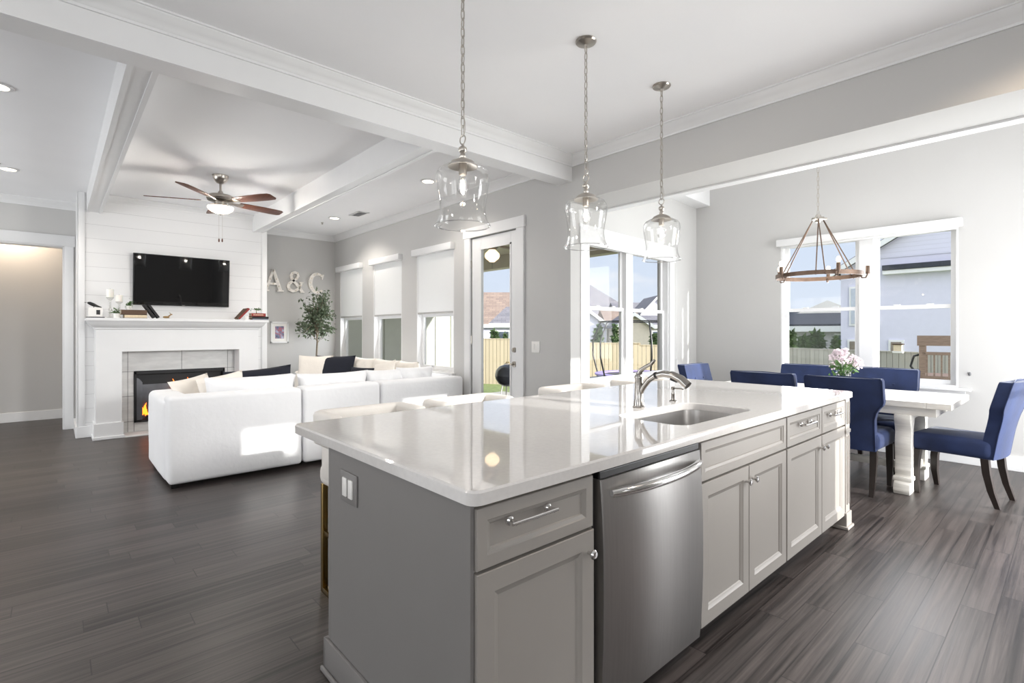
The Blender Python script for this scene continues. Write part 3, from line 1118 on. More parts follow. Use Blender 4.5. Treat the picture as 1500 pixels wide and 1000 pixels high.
def slab_with_hole(mb, outer, inner, z0, z1, bev):
    bm = mb.bm
    n = len(outer)
    cx = sum(p[0] for p in outer) / n
    cy = sum(p[1] for p in outer) / n

    def offs(pts, d):
        out = []
        for i in range(len(pts)):
            a, b, c = Vector(pts[i - 1]), Vector(pts[i]), Vector(pts[(i + 1) % len(pts)])
            t = (c - a).normalized()
            nn = Vector((-t.y, t.x))
            out.append((b.x + nn.x * d, b.y + nn.y * d))
        return out
    o_in = offs(outer, bev)
    i_out = offs(inner, -bev * .7)
    layers = [([(x, y, z0) for x, y in i_out]), [(x, y, z0) for x, y in outer], [(x, y, z1 - bev) for x, y in outer], [(x, y, z1) for x, y in o_in]]
    va = [[bm.verts.new(p) for p in L_] for L_ in layers[1:]]
    for a, b in zip(va, va[1:]):
        for i in range(n):
            j = (i + 1) % n
            bm.faces.new((a[i], a[j], b[j], b[i]))
    vi = [[bm.verts.new((x, y, z)) for x, y in pts] for pts, z in ((i_out, z1), (inner, z1 - bev * .7), (inner, z0))]
    m = len(inner)
    for a, b in zip(vi, vi[1:]):
        for i in range(m):
            j = (i + 1) % m
            bm.faces.new((a[i], a[j], b[j], b[i]))
    # both loops use the same corner order and count, so bridge them one to one
    assert n == m
    for top, bot in ((va[-1], vi[0]), (va[0], vi[-1])):
        for i in range(n):
            j = (i + 1) % n
            bm.faces.new((top[i], top[j], bot[j], bot[i]))


ct = MB()
slab_with_hole(ct, rounded_rect(-2.33, -1.022, .787, 4.065, .035), rounded_rect(SX0, SX1, SY0, SY1, .07), .877, .915, .006)
single(ct, 'countertop', M_QUARTZ, 'glossy white quartz worktop covering the whole island', 'countertop', smooth=25)

# sink
sk = thing('sink', 'undermount stainless steel sink sunk into the white worktop', 'sink', ((SX0 + SX1) / 2, (SY0 + SY1) / 2, .66))
rings = []
for ins, z, r in ((-.012, .876, .08), (.0, .876, .07), (.004, .80, .07), (.008, .70, .075), (.03, .672, .08), (.06, .667, .06)):
    rings.append([(x, y, z) for x, y in rounded_rect(SX0 + ins, SX1 - ins, SY0 + ins, SY1 - ins, r)])
b = MB().ring_surface(rings, True, False, True)
b.build('basin', M_STEEL, sk, 40)
MB().lathe([(.001, .668), (.045, .668), (.042, .674), (.02, .671), (.001, .671)], ((SX0 + SX1) / 2, (SY0 + SY1) / 2, 0), 24).build('drain', M_CHROME, sk)
shift_children(sk)

# faucet
fx, fy = -1.575, 2.335
fc = thing('faucet', 'polished single lever pull-out kitchen faucet standing beside the sink', 'faucet', (fx, fy, .915))
MB().lathe([(.001, .915), (.032, .915), (.033, .921), (.029, .925), (.028, .95), (.0245, .962), (.023, 1.0), (.0215, 1.06), (.024, 1.075), (.0235, 1.085), (.018, 1.098), (.001, 1.102)], (fx, fy, 0), 28).build('body', M_FAUCET, fc)
pts = [(fx + .004, fy, .985), (fx + .03, fy, 1.03), (fx + .062, fy, 1.068), (fx + .10, fy, 1.093), (fx + .15, fy, 1.106), (fx + .20, fy, 1.103), (fx + .25, fy, 1.083), (fx + .285, fy, 1.055)]
MB().tube(pts, [.014, .014, .0145, .0155, .017, .019, .021, .022], 16).build('spout', M_FAUCET, fc)
MB().tube([pts[3], (fx + .112, fy, 1.0975)], .0175, 16).build('joint_ring', M_BLACK, fc)
MB().tube([(fx + .19, fy, 1.083), (fx + .225, fy, 1.073)], .009, 8).build('spray_button', M_BLACK, fc)
MB().tube([(fx, fy, 1.09), (fx + .012, fy - .002, 1.115), (fx + .045, fy - .006, 1.137), (fx + .085, fy - .012, 1.155), (fx + .105, fy - .014, 1.175)], [.017, .014, .0095, .010, .0075], 12).build('lever', M_FAUCET, fc)
shift_children(fc)
sx_, sy_ = -1.58, 2.69
sp = thing('soap_dispenser', 'small chrome soap pump on the worktop near the faucet', 'soap dispenser', (sx_, sy_, .915))
MB().lathe([(.001, .915), (.022, .915), (.022, .92), (.012, .926), (.0115, .955), (.013, .962), (.009, .975), (.009, .985), (.001, .986)], (sx_, sy_, 0), 20).build('body', M_FAUCET, sp)
t = MB().lathe([(.001, .984), (.012, .984), (.013, .996), (.008, 1.002), (.001, 1.003)], (sx_, sy_, 0), 16)
t.tube([(sx_, sy_, .992), (sx_ + .04, sy_ + .01, .992), (sx_ + .06, sy_ + .014, .988)], .0045, 8)
t.build('pump_head', M_FAUCET, sp)
shift_children(sp)

# dishwasher
dw = thing('dishwasher', 'stainless steel dishwasher with a bowed bar handle set into the island', 'dishwasher', (-1.4, 1.65, 0))
MB().box(-1.62, XF - .03, 1.312, 1.978, .09, .868, .002).build('tub', M_BLACK, dw, 0)
n_ = 14
front = []
for i in range(n_ + 1):
    v = i / n_
    zz = .075 + v * (.84 - .075)
    front.append((zz, XF + .006 + .016 * math.sin(PI * min(1, v * 1.02)) ** .7))
t = MB()
rings = []
for zz, xf in front:
    rings.append([(XF - .03, 1.322, zz), (xf - .006, 1.322, zz), (xf, 1.330, zz), (xf, 1.964, zz), (xf - .006, 1.972, zz), (XF - .03, 1.972, zz)])
t.ring_surface(rings)
dd = t.build('door', M_STEEL, dw, 50)
MB().box(XF - .035, XF - .002, 1.322, 1.972, .84, .866, .003).build('control_strip', M_BLACK, dd, 0)
hp = []
for i in range(15):
    v = i / 14 * 2 - 1
    hp.append((XF + .022 + .038 * (1 - abs(v) ** 2.4), 1.645 + v * .292, .795 + .0 * v))
MB().tube(hp, [.012] + [.0155] * 13 + [.012], 14).build('handle', M_CHROME, dw)
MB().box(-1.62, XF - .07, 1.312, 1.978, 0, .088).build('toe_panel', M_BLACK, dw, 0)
shift_children(dw)

# outlet on end panel
ol = thing('wall_outlet', 'grey plate with two white rocker switches on the end panel of the island', 'switch', (-1.77, .80, .755))
t = MB().box(-1.838, -1.704, .793, .80, .70, .812, .003)
t.build('cover_plate', M_PANEL, ol, 30)
for c in (-1.795, -1.747):
    MB().box(c - .017, c + .017, .787, .794, .722, .79, .003).build('rocker', M_WHITEC, ol, 30)
shift_children(ol)

# ================================================================== BAR STOOLS


def make_stool():
    r = thing('bar_stool', '', 'bar stool', (0, 0, 0), 0, 'ivory bar stools along the island')
    # local: back towards -X, seat front +X, width along Y
    s = MB().box(-.24, .27, -.245, .245, .545, .665, .045, 4)
    s.build('seat', M_LEATHER, r, 60)

    def rim(x_out, half, rad, thick, arm):
        """U-shaped plan outline (outer then inner)"""
        o, q = [], []
        o.append((arm, -half))
        q.append((arm, -half + thick))
        for i in range(9):
            a = -PI / 2 - PI / 2 * i / 8
            o.append((x_out + rad + rad * math.cos(a), -half + rad + rad * math.sin(a)))
            q.append((x_out + rad + (rad - thick * .8) * math.cos(a), -half + rad + (rad - thick) * math.sin(a)))
        for i in range(9):
            a = PI - PI / 2 * i / 8
            o.append((x_out + rad + rad * math.cos(a), half - rad + rad * math.sin(a)))
            q.append((x_out + rad + (rad - thick * .8) * math.cos(a), half - rad + (rad - thick) * math.sin(a)))
        o.append((arm, half))
        q.append((arm, half - thick))
        return o, q
    b = MB()
    for (xo, half, rad, th, arm, z0, z1, bv) in ((-.29, .27, .075, .07, -.02, .755, .92, .02), (-.21, .255, .065, .055, -.02, .60, .77, .004)):
        o, q = rim(xo, half, rad, th, arm)
        b.prism(o + q[::-1], z0, z1, 'xy', bv)
    b.build('backrest', M_LEATHER, r, 50)
    for sx in (-.225, .235):
        for sy in (-.215, .215):
            MB().box(sx - .014, sx + .014, sy - .014, sy + .014, 0, .55, .002).build('leg', M_BRASS, r, 30)
    for sy in (-.215, .215):
        MB().box(-.225, .235, sy - .014, sy + .014, 0, .028, .002).build('floor_rail', M_BRASS, r, 30)
        MB().box(-.225, .235, sy - .011, sy + .011, .295, .317, .002).build('stretcher', M_BRASS, r, 30)
    MB().box(.224, .246, -.215, .215, .295, .317, .002).build('footrest', M_BRASS, r, 30)
    return r


stool = make_stool()
stool.location = (-2.345, 1.24, 0)
stool['label'] = 'ivory leather bar stool with brass legs at the near end of the island'
for y, lab in ((1.885, 'second ivory bar stool from the near end of the island'), (2.855, 'third ivory bar stool from the near end, behind the faucet'),
               (3.70, 'farthest ivory bar stool, beside the nook window')):
    copy_tree(stool, lab, (-2.345, y, 0))

# ================================================================== PENDANTS


def chain(mb, x, y, z0, z1, ll=.052, w=.017, r=.0026):
    n = max(1, int((z1 - z0) / (ll * .80)))
    st = (z1 - z0) / n
    h = st * 1.22 / 2
    for i in range(n):
        zc = z0 + st * (i + .5)
        pts = []
        for k in range(12):
            a = 2 * PI * k / 12
            u = w * .5 * math.cos(a) * 1.1
            v = h * math.sin(a)
            v = max(-h, min(h, v * 1.12))
            pts.append((x + u, y, zc + v) if i % 2 == 0 else (x, y + u, zc + v))
        mb.tube(pts, r, 6, True)
    return mb


def make_pendant():
    r = thing('pendant_light', '', 'pendant lamp', (0, 0, 0), 0, 'glass pendants over the island')
    # local z=0 at the ceiling
    MB().lathe([(.001, 0), (.062, 0), (.064, -.006), (.058, -.014), (.03, -.022), (.012, -.026), (.010, -.04), (.001, -.041)], n=32).build('canopy', M_NICKEL, r)
    chain(MB(), 0, 0, -.800, -.03).build('chain', M_NICKEL, r)
    MB().tube([(.011, 0, -.80), (.02, 0, -.78), (.014, .004, -.74), (.004, .002, -.70), (-.006, 0, -.5), (.003, 0, -.3), (0, 0, -.03)], .0012, 6).build('cord', M_NICKEL, r)
    lp = []
    for k in range(20):
        a = 2 * PI * k / 20
        lp.append((.021 * math.cos(a), 0, -.820 + .021 * math.sin(a)))
    MB().tube(lp, .003, 8, True).build('hanging_ring', M_NICKEL, r)
    MB().lathe([(.001, -.838), (.006, -.84), (.007, -.85), (.018, -.858), (.0205, -.868), (.016, -.88), (.010, -.886), (.013, -.894), (.016, -.90), (.014, -.908), (.03, -.914), (.055, -.927), (.07, -.944), (.072, -.95), (.066, -.95), (.03, -.935), (.001, -.93)], n=32).build('cap', M_NICKEL, r)
    MB().lathe([(.001, -.93), (.019, -.93), (.019, -.985), (.015, -.99), (.001, -.99)], n=20).build('socket', M_NICKEL, r)
    bulb = MB().lathe([(.010, -.988), (.012, -.998), (.021, -1.015), (.0275, -1.04), (.026, -1.06), (.017, -1.077), (.001, -1.083)], n=20, open_=True).build('bulb', M_SHADE, r)
    MB().lathe([(.001, -1.008), (.0035, -1.012), (.0055, -1.03), (.0045, -1.046), (.001, -1.05)], n=12).build('filament', M_BULB, bulb)
    out = [(.060, -.946), (.092, -.952), (.113, -.964), (.124, -.982), (.1275, -1.004), (.124, -1.04), (.116, -1.085), (.110, -1.125), (.1085, -1.155), (.112, -1.185), (.120, -1.21), (.130, -1.228)]
    prof = out
    gs = MB().lathe(prof, n=48, open_=True).build('glass_shade', M_SHADE, r, 80)
    MB().tube([(.1305 * math.cos(2 * PI * k_ / 40), .1305 * math.sin(2 * PI * k_ / 40), -1.2315) for k_ in range(40)], .0032, 8, True).build('rim', M_RIM, gs)
    return r


pend = make_pendant()
pend.location = (-1.965, 1.452, CZ)
pend['label'] = 'first clear glass pendant, hanging lowest in view in front of the big beam'
copy_tree(pend, 'middle clear glass pendant of three, hanging over the faucet', (-1.965, 2.363, CZ))
copy_tree(pend, 'farthest clear glass pendant, hanging in front of the nook window', (-1.965, 3.19, CZ))
for y in (1.452, 2.363, 3.19):
    point('pendant_glow', (-1.965, y, CZ - 1.035), 4, (1, .92, .82), .012)

# ================================================================== FIREPLACE
fp = thing('fireplace', 'white mantelpiece with grey stone tile and a burning gas fire', 'fireplace', (-8.15, 1.29, 0))
t = MB()
t.prism([(.375, 0), (.63, 0), (.63, 1.07), (1.955, 1.07), (1.955, 0), (2.205, 0), (2.205, 1.36), (.375, 1.36)], -8.30, -7.965, 'yz', .003)
t.build('surround', M_TRIM, fp, 20)
for y0, y1 in ((.355, .645), (1.94, 2.22)):
    t = MB()
    t.box(-8.30, -7.945, y0, y1, 0, .20, .003)
    t.box(-8.30, -7.93, y0 - .012, y1 + .012, 0, .04, .008)
    t.build('plinth', M_TRIM, fp, 20)
t = MB()
t.prism([(-8.30, 1.488), (-7.845, 1.488), (-7.845, 1.452), (-8.30, 1.452)], .285, 2.315, 'xz', .004)
t.build('mantel_shelf', M_TRIM, fp, 20)
t = MB()
prof = [(.0, 1.345), (.012, 1.35), (.016, 1.37), (.04, 1.385), (.072, 1.41), (.088, 1.435), (.096, 1.452)]
rings = []
for d, z in prof:
    rings.append([(-8.30, .375 - d * .85, z), (-7.965 + d, .375 - d * .85, z), (-7.965 + d, 2.205 + d * .85, z), (-8.30, 2.205 + d * .85, z)])
t.ring_surface(rings)
t.build('mantel_moulding', M_TRIM, fp, 30)
t = MB()
t.box(-8.30, -8.2385, .63, 1.955, .80, 1.07)
t.box(-8.30, -8.2385, .63, .775, 0, .80)
t.box(-8.30, -8.2385, 1.825, 1.955, 0, .80)
t.box(-8.30, -8.2385, .775, 1.825, 0, .145)
t.build('grout', M_GROUT, fp, 0)
t = MB()
for (y0, y1, z0, z1) in ([(a, b, .80, 1.07) for a, b in ((.63, .71), (.71, 1.304), (1.304, 1.868), (1.868, 1.955))]
                         + [(a, b, c, d) for a, b in ((.63, .71), (.71, .775), (1.825, 1.868), (1.868, 1.955)) for c, d in ((0, .15), (.15, .48), (.48, .80))] + [(.775, 1.304, 0, .145), (1.304, 1.825, 0, .145)]):
    t.box(-8.26, -8.235, y0 + .003, y1 - .003, z0 + .003, z1 - .003, .001)
t.build('tile_surround', M_TILE, fp, 0)
MB().box(-8.235, -7.93, .645, 1.94, 0, .018, .003).build('hearth_tile', M_TILE, fp, 0)
t = MB()
for (y0, y1, z0, z1) in ((.775, 1.825, .76, .805), (.775, .80, .14, .80), (1.80, 1.825, .14, .80), (.775, 1.825, .135, .165)):
    t.box(-8.24, -8.20, y0, y1, z0, z1, .003)
fbx = t.build('firebox_frame', M_SOOT, fp, 0)
t = MB()
t.box(-8.29, -8.285, .79, 1.81, .15, .79)
t.box(-8.285, -8.225, .79, 1.81, .15, .165)
t.build('firebox', M_SOOT, fp, 0)
t = MB()
for i in range(8):
    a0, a1 = i / 8 * 1.2, (i + 1) / 8 * 1.2
    t.box(-8.284 + .0 * i, -8.225, .80 + .008 * i, .80 + .008 * (i + 1), .165, .60 + .11 * math.cos(a0), 0)
t.build('side_liner', M_GREYM, fp, 0)
MB().box(-8.284, -8.279, .87, 1.79, .165, .62).build('back_liner', M_GREYM, fp, 0)
for (y0, z0, y1, z1) in ((.9, .20, 1.5, .22), (1.15, .27, 1.65, .24), (.92, .26, 1.2, .33)):
    MB().tube([(-8.25, y0, z0), (-8.245, (y0 + y1) / 2, (z0 + z1) / 2 + .01), (-8.25, y1, z1)], [.022, .026, .02], 10).build('log', M_LOG, fp)
for (y, z, h) in ((1.21, .42, .26), (1.27, .42, .20), (1.385, .42, .27), (1.34, .40, .20), (.865, .22, .14), (.90, .2, .18), (.95, .2, .12), (1.10, .3, .2), (1.46, .35, .2)):
    prof = [(.001, 0), (.02, h * .12), (.026, h * .28), (.018, h * .55), (.009, h * .8), (.001, h)]
    f = MB().lathe(prof, (0, 0, 0), 10)
    for v in f.bm.verts:
        v.co.x *= .5
        v.co.y += .012 * math.sin(v.co.z * 40)
    f.xf(Matrix.Translation((-8.245, y, z)))
    f.build('flame', M_FLAME, fp)
shift_children(fp)

# television (tilted a little down)
tv = thing('television', 'flat black television mounted on the white shiplap above the mantel', 'television', (-8.235, 1.326, 2.01))
TL = math.radians(4.6)
RT = Matrix.Rotation(TL, 4, 'Y')
MB().box(-.03, .016, -.562, .562, -.338, .338, .004).xf(RT).build('body', M_BLACK, tv, 30)
MB().box(.016, .019, -.553, .553, -.324, .330).xf(RT).build('screen', M_SCREEN, tv, 0)
MB().box(-.064, -.025, -.2, .2, -.15, .15).build('wall_bracket', M_BLACK, tv, 0)
MB().box(.017, .020, -.018, .018, -.334, -.328).xf(RT).build('badge', M_CHROME, tv, 0)

# ------------------------------------------------------------------ mantel things
MZ = 1.489


def book(label, c, size, m, rot=(0, 0, 0), group='books on the mantel', pages_front=False):
    """book lying flat: size = (depth x, length y, thickness z); spine towards +X unless pages_front"""
    r = thing('book', label, 'book', c, 0, group)
    r.rotation_euler = rot
    d, w, h = size
    cv = MB()
    cv.box(-d / 2, d / 2, -w / 2, w / 2, 0, .004, .001)
    cv.box(-d / 2, d / 2, -w / 2, w / 2, h - .004, h, .001)
    if pages_front:
        cv.box(-d / 2, -d / 2 + .004, -w / 2, w / 2, 0, h, .001)
    else:
        cv.box(d / 2 - .004, d / 2, -w / 2, w / 2, 0, h, .001)
    cv.build('cover', m, r, 0)
    MB().box(-d / 2 + .006, d / 2 - .005, -w / 2 + .005, w / 2 - .005, .004, h - .004).build('pages', M_PAGES, r, 0)
    return r


book('thick pale open-edged book lying at the bottom of the stack beside the black leaning books', (-7.96, .762, MZ), (.17, .235, .044), M_BKBROWN, pages_front=True)
book('dark brown book lying on top of the pale-edged book', (-7.97, .745, MZ + .045), (.18, .26, .058), M_BKBROWN)
for k, (yy, lab) in enumerate(((.900, 'first black book leaning against the brown stack on the mantel'), (.945, 'second black book, leaning beside the small gold figurine'))):
    book(lab, (-7.985, yy - .008, MZ + .086), (.15, .20, .028), M_BKBLACK, (math.radians(-57), 0, 0))
book('brown book leaning behind the small white cup on the mantel', (-7.99, 1.985, MZ + .076), (.13, .19, .022), M_BKBROWN, (math.radians(50), 0, 0))
book('red book leaning next to the red stacked book', (-7.99, 2.02, MZ + .078), (.13, .20, .026), M_BKRED, (math.radians(48), 0, 0))
book('thin grey book lying at the bottom of the mantel stack beside the picture frame', (-7.97, 2.215, MZ), (.17, .21, .018), M_BKGREY)
book('black book in the middle of the mantel stack beside the picture frame', (-7.975, 2.215, MZ + .0185), (.16, .225, .030), M_BKBLACK)
book('red book with pale lettering lying topmost on the mantel stack', (-7.975, 2.195, MZ + .049), (.15, .19, .046), M_BKRED)
tb = [o for o in bpy.data.objects if o.get('label', '').startswith('red book with pale')][0]
t = MB()
for i in range(9):
    t.box(.0745, .0762, -.07 + i * .015, -.07 + i * .015 + .009, .016, .030)
t.build('spine_lettering', M_PAGES, tb, 0)

# white house lantern with black window
hl = thing('ceramic_house', 'small white ceramic house with a black window at the hallway end of the mantel', 'figurine', (-7.98, .372, MZ))
hl.scale = (1.0, 1.15, 1.25)
MB().box(-.05, .05, -.058, .058, .008, .098, .004).build('body', M_WHITEC, hl, 30)
MB().box(.049, .052, .006, .038, .03, .075, .001).build('window', M_BLACK, hl, 0)
MB().box(-.06, .06, -.075, .075, 0, .008, .002).build('tray', M_BLACK, hl, 0)
# bird
t = MB()
t.tube([(0, -.045, .044), (0, -.03, .04), (0, -.005, .027), (0, .025, .014), (0, .055, .004)], [.006, .0135, .0155, .009, .003], 12)
t.tube([(0, -.05, .044), (0, -.066, .047)], [.004, .001], 6)
t.tube([(0, .0, .016), (0, .0, 0)], .003, 6)
t.xf(Matrix.Translation((-7.98, .358, MZ + .122)) @ Matrix.Scale(1.35, 4))
single(t, 'bird_figurine', M_BLACK, 'black bird figurine perched on the white ceramic house', 'figurine')
# candlesticks


def candlestick(label, y, x, h, hc):
    r = thing('candlestick', label, 'candle', (x, y, MZ), 0, 'glass candlesticks on the mantel')
    r.scale = (1.2, 1.2, 1.0)
    MB().lathe([(.001, 0), (.032, 0), (.03, .006), (.010, .014), (.008, h * .3), (.015, h * .4), (.008, h * .5), (.009, h * .85), (.03, h * .95), (.033, h), (.001, h)], n=20).build('holder', M_CRYSTAL, r)
    c = MB().lathe([(.001, h), (.031, h), (.031, h + hc - .004), (.028, h + hc), (.001, h + hc - .003)], n=20).build('pillar_candle', M_WAX, r)
    MB().cyl((0, 0, h + hc - .004), (0, 0, h + hc + .008), .0012, n=6).build('wick', M_BLACK, c)


candlestick('taller glass candlestick with an ivory pillar candle', .515, -8.0, .255, .10)
candlestick('shorter glass candlestick with an ivory pillar candle', .603, -7.985, .205, .08)


def pot_plant(label, c, rp, hp, hl_, n, seed, gr='tiny white pot plants on the mantel'):
    r = thing('potted_plant', label, 'plant', c, 0, gr)
    MB().lathe([(.001, 0), (rp * .8, 0), (rp, hp), (rp * .88, hp), (rp * .8, hp - .006), (.001, hp - .006)], n=20).build('pot', M_WHITEC, r)
    rnd = random.Random(seed)
    sp_ = [(rnd.gauss(0, rp * .35), rnd.gauss(0, rp * .45), hp - .006 + abs(rnd.gauss(0, hl_ * .45))) for _ in range(n)]
    MB().leaves(sp_, hl_ * .5, seed).build('foliage', M_LEAFG, r, 0)
    return r


pot_plant('little white pot with green leaves standing on the mantel shelf beside the stacked books', (-7.92, .572, MZ), .036, .056, .06, 70, 3)
pot_plant('little white pot with green leaves on top of the brown book', (-7.97, .70, MZ + .1035), .033, .052, .065, 70, 4)
single(MB().lathe([(.001, 0), (.024, 0), (.03, .052), (.026, .052), (.022, .008), (.001, .008)], (-7.90, 2.03, MZ), 20), 'votive_cup', M_WHITEC, 'small plain white cup in front of the leaning red book', 'cup')
bz = thing('bonsai_figurine', 'tiny green bonsai figurine standing on the red stacked book', 'figurine', (-7.975, 2.185, MZ + .0955))
MB().tube([(0, 0, 0), (.002, -.004, .03), (0, .003, .055)], [.006, .004, .003], 8).build('trunk', M_LEAFG, bz)
rnd = random.Random(5)
MB().leaves([(rnd.gauss(0, .018), rnd.gauss(.004, .024), .052 + rnd.random() * .014) for _ in range(90)], .022, 9).build('crown', M_LEAFG, bz, 0)
# gold figurine (small lying antelope-like ornament)
t = MB()
t.sphere((0, 0, .014), .014, (1, 2.0, .85), 14)
t.tube([(0, .02, .018), (0, .034, .032), (0, .040, .040)], [.008, .006, .005], 8)
t.sphere((0, .047, .042), .007, (.8, 1.5, .9), 10)
for sx in (-.004, .004):
    t.tube([(sx, .043, .046), (sx * 2, .034, .058), (sx * 2.4, .026, .062)], [.002, .0016, .0008], 6)
    t.tube([(sx * 2, .016, .006), (sx * 2.2, .034, .004)], [.004, .002], 6)
t.xf(Matrix.Translation((-7.95, 1.085, MZ + .003)) @ Matrix.Scale(1.25, 4))
single(t, 'animal_figurine', M_GOLD, 'small gold animal figurine lying on the mantel beside the black leaning books', 'figurine')

# ================================================================== CEILING FAN
fan = thing('ceiling_fan', 'five-bladed wooden ceiling fan with a lit frosted bowl hanging between the ceiling beams', 'ceiling fan', (-6.39, 1.38, CZ))
MB().lathe([(.001, 0), (.082, 0), (.082, -.012), (.07, -.05), (.045, -.082), (.016, -.095), (.001, -.095)], n=32).build('canopy', M_NICKEL, fan)
MB().cyl((0, 0, -.09), (0, 0, -.19), .0125, n=14).build('downrod', M_NICKEL, fan)
MB().lathe([(.001, -.17), (.02, -.175), (.03, -.20), (.05, -.212), (.115, -.222), (.135, -.235), (.14, -.26), (.13, -.282), (.10, -.295), (.06, -.30), (.06, -.33), (.001, -.33)], n=36).build('motor_housing', M_NICKEL, fan)
for k in range(5):
    a = math.radians(31 + 72 * k)
    Mr = Matrix.Rotation(a, 4, 'Z')
    Mt = Matrix.Translation((0, 0, -.292)) @ Mr @ Matrix.Rotation(math.radians(-12), 4, 'X')
    irn = MB()
    irn.prism([(.09, -.022), (.16, -.03), (.23, -.045), (.25, -.03), (.25, .03), (.23, .045), (.16, .03), (.09, .022)], -.004, .001, 'xy')
    irn.xf(Mt)
    bl = MB()
    pts = [(.20, -.052), (.30, -.062), (.45, -.070), (.60, -.072), (.69, -.066), (.715, -.045), (.715, .045), (.69, .066), (.60, .072), (.45, .070), (.30, .062), (.20, .052)]
    bl.prism(pts, .001, .009, 'xy', .001)
    bl.xf(Mt)
    bo = bl.build('blade', M_BLADE, fan, 30)
    irn.build('blade_bracket', M_NICKEL, bo, 30)
MB().lathe([(.001, -.33), (.06, -.33), (.125, -.345), (.13, -.352), (.001, -.352)], n=32).build('light_kit', M_NICKEL, fan)
MB().lathe([(.128, -.350), (.13, -.36), (.118, -.385), (.09, -.405), (.05, -.42), (.02, -.425), (.001, -.425)], n=32, open_=True).build('bowl_shade', M_BOWL, fan, 80)
MB().lathe([(.001, -.42), (.012, -.424), (.014, -.432), (.008, -.442), (.001, -.446)], n=16).build('finial', M_NICKEL, fan)
for dy in (-.014, .014):
    t = MB().cyl((dy * .7, dy, -.35), (dy * .7, dy, -.70), .0012, n=6)
    pc = t.build('pull_chain', M_NICKEL, fan)
    MB().lathe([(.001, -.70), (.006, -.705), (.008, -.725), (.007, -.738), (.001, -.742)], (dy * .7, dy, 0), 10).build('pull_knob', M_BLADE, pc)
point('fan_glow', (-6.39, 1.38, CZ - .385), 55, (1, .94, .87), .115)

# ================================================================== RECESSED LIGHTS, VENT


def downlight(label, x, y, power=30, color=(1, 0.93, 0.85), beam=2.5, soft=0.6):
    r = thing('recessed_light', label, 'ceiling light', (x, y, CZ), 0, 'recessed ceiling lights')
    MB().lathe([(.062, -.001), (.088, -.001), (.09, -.005), (.086, -.009), (.066, -.011), (.062, -.006)], n=32).build('trim_ring', M_TRIM, r)
    MB().lathe([(.001, -.003), (.065, -.003), (.064, -.007), (.001, -.008)], n=28).build('lens', M_LENS, r)
    spot('downlight_beam', (x, y, CZ - .03), power, color, beam, soft)


downlight('lit recessed light over the hallway opening, left of the beam', -7.637, -.365)
downlight('lit recessed light on the hallway side, nearest the big beam', -5.10, -.30)
downlight('lit recessed light beside the air vent, above the olive tree', -7.607, 3.19, 40)
downlight('lit recessed light above the window closest to the glass door', -5.017, 3.21, 28)
downlight('lit recessed light in the hallway behind the cased opening', -10.1, -.45, 60, (1, .80, .60))
downlight('lit recessed kitchen light beside the header wall, near the nook opening', .05, 3.25, 40, (1, .80, .60))
downlight('added recessed light out of view, brightening the aisle floor beside the dishwasher', .45, 1.9, 330, (.97, .98, 1.0), 1.25, 1.0)  # unseen lamp added to brighten the aisle floor
downlight('added recessed light out of view, brightening the aisle floor beside the sink cabinet', .60, 3.1, 330, (.97, .98, 1.0), 1.25, 1.0)  # second unseen lamp added for the aisle floor
downlight('added unseen recessed kitchen light behind the camera', -.2, -1.6, 12)  # unseen lamp added as kitchen fill
downlight('added unseen recessed kitchen light near the big beam', -2.9, -.5, 16)  # unseen fill lamp added beside the beam
vent = thing('air_vent', 'slotted white air vent on the ceiling near the three windows', 'vent', (-7.10, 3.35, CZ))
t = MB()
t.box(-.17, .17, -.085, -.06, -.008, 0, .002)
t.box(-.17, .17, .06, .085, -.008, 0, .002)
t.box(-.17, -.145, -.085, .085, -.008, 0, .002)
t.box(.145, .17, -.085, .085, -.008, 0, .002)
t.build('frame', M_TRIM, vent, 0)
t = MB()
for i in range(7):
    t.obox((0, -.05 + i * .0167, -.006), (.29, .013, .0015), (math.radians(35), 0, 0))
t.build('louvre', mat('vent_grey', (150, 150, 152), .5), vent, 0)
for (x, y, lab) in ((-8.073, 3.185, 'small white ceiling sprinkler near the chimney corner by the olive tree'), (-7.45, -.43, 'small dark ceiling sprinkler beside the hallway recessed light')):
    t = MB().lathe([(.001, 0), (.022, 0), (.02, -.006), (.007, -.008), (.007, -.022), (.014, -.024), (.014, -.027), (.001, -.028)], (x, y, CZ), 16)
    single(t, 'ceiling_sprinkler', M_NICKEL, lab, 'sprinkler', 'ceiling sprinklers')

# ================================================================== ROLLER BLINDS
for (a, b), lab in zip(WINS, ('half-lowered white roller blind on the window nearest the olive tree', 'half-lowered white roller blind on the middle of the three windows',
                              'half-lowered white roller blind on the window nearest the glass door')):
    r = thing('roller_blind', lab, 'blind', ((a + b) / 2, 3.84, 1.56), 0, 'white roller blinds')
    t = MB().box(a - .035, b + .02, 3.775, 3.852, 2.385, 2.475, .006)
    t.build('cassette', M_TRIM, r, 30)
    MB().box(a + .02, b - .005, 3.858, 3.8595, 1.585, 2.40).build('shade_fabric', M_BLIND, r, 0)
    MB().box(a + .018, b - .003, 3.852, 3.866, 1.562, 1.588, .004).build('bottom_bar', mat('bar_grey', (176, 174, 172), .5), r, 30)
    shift_children(r)
r = thing('roller_blind', 'fully raised white roller blind along the top of the dining window', 'blind', (-1.64, 6.74, 2.38), 0, 'white roller blinds')
MB().box(-2.52, -.765, 6.705, 6.782, 2.375, 2.462, .008).build('cassette', M_TRIM, r, 30)
MB().box(-2.48, -.80, 6.745, 6.755, 2.352, 2.376, .004).build('bottom_bar', M_TRIM, r, 30)
shift_children(r)
t = MB()
c0 = NWM @ Vector((.032, 2.26, 0))
t.cyl((c0.x, c0.y, .95), (c0.x, c0.y, 2.3), .0025, n=6)
t.cyl((c0.x, c0.y, .88), (c0.x, c0.y, .955), .007, n=8)
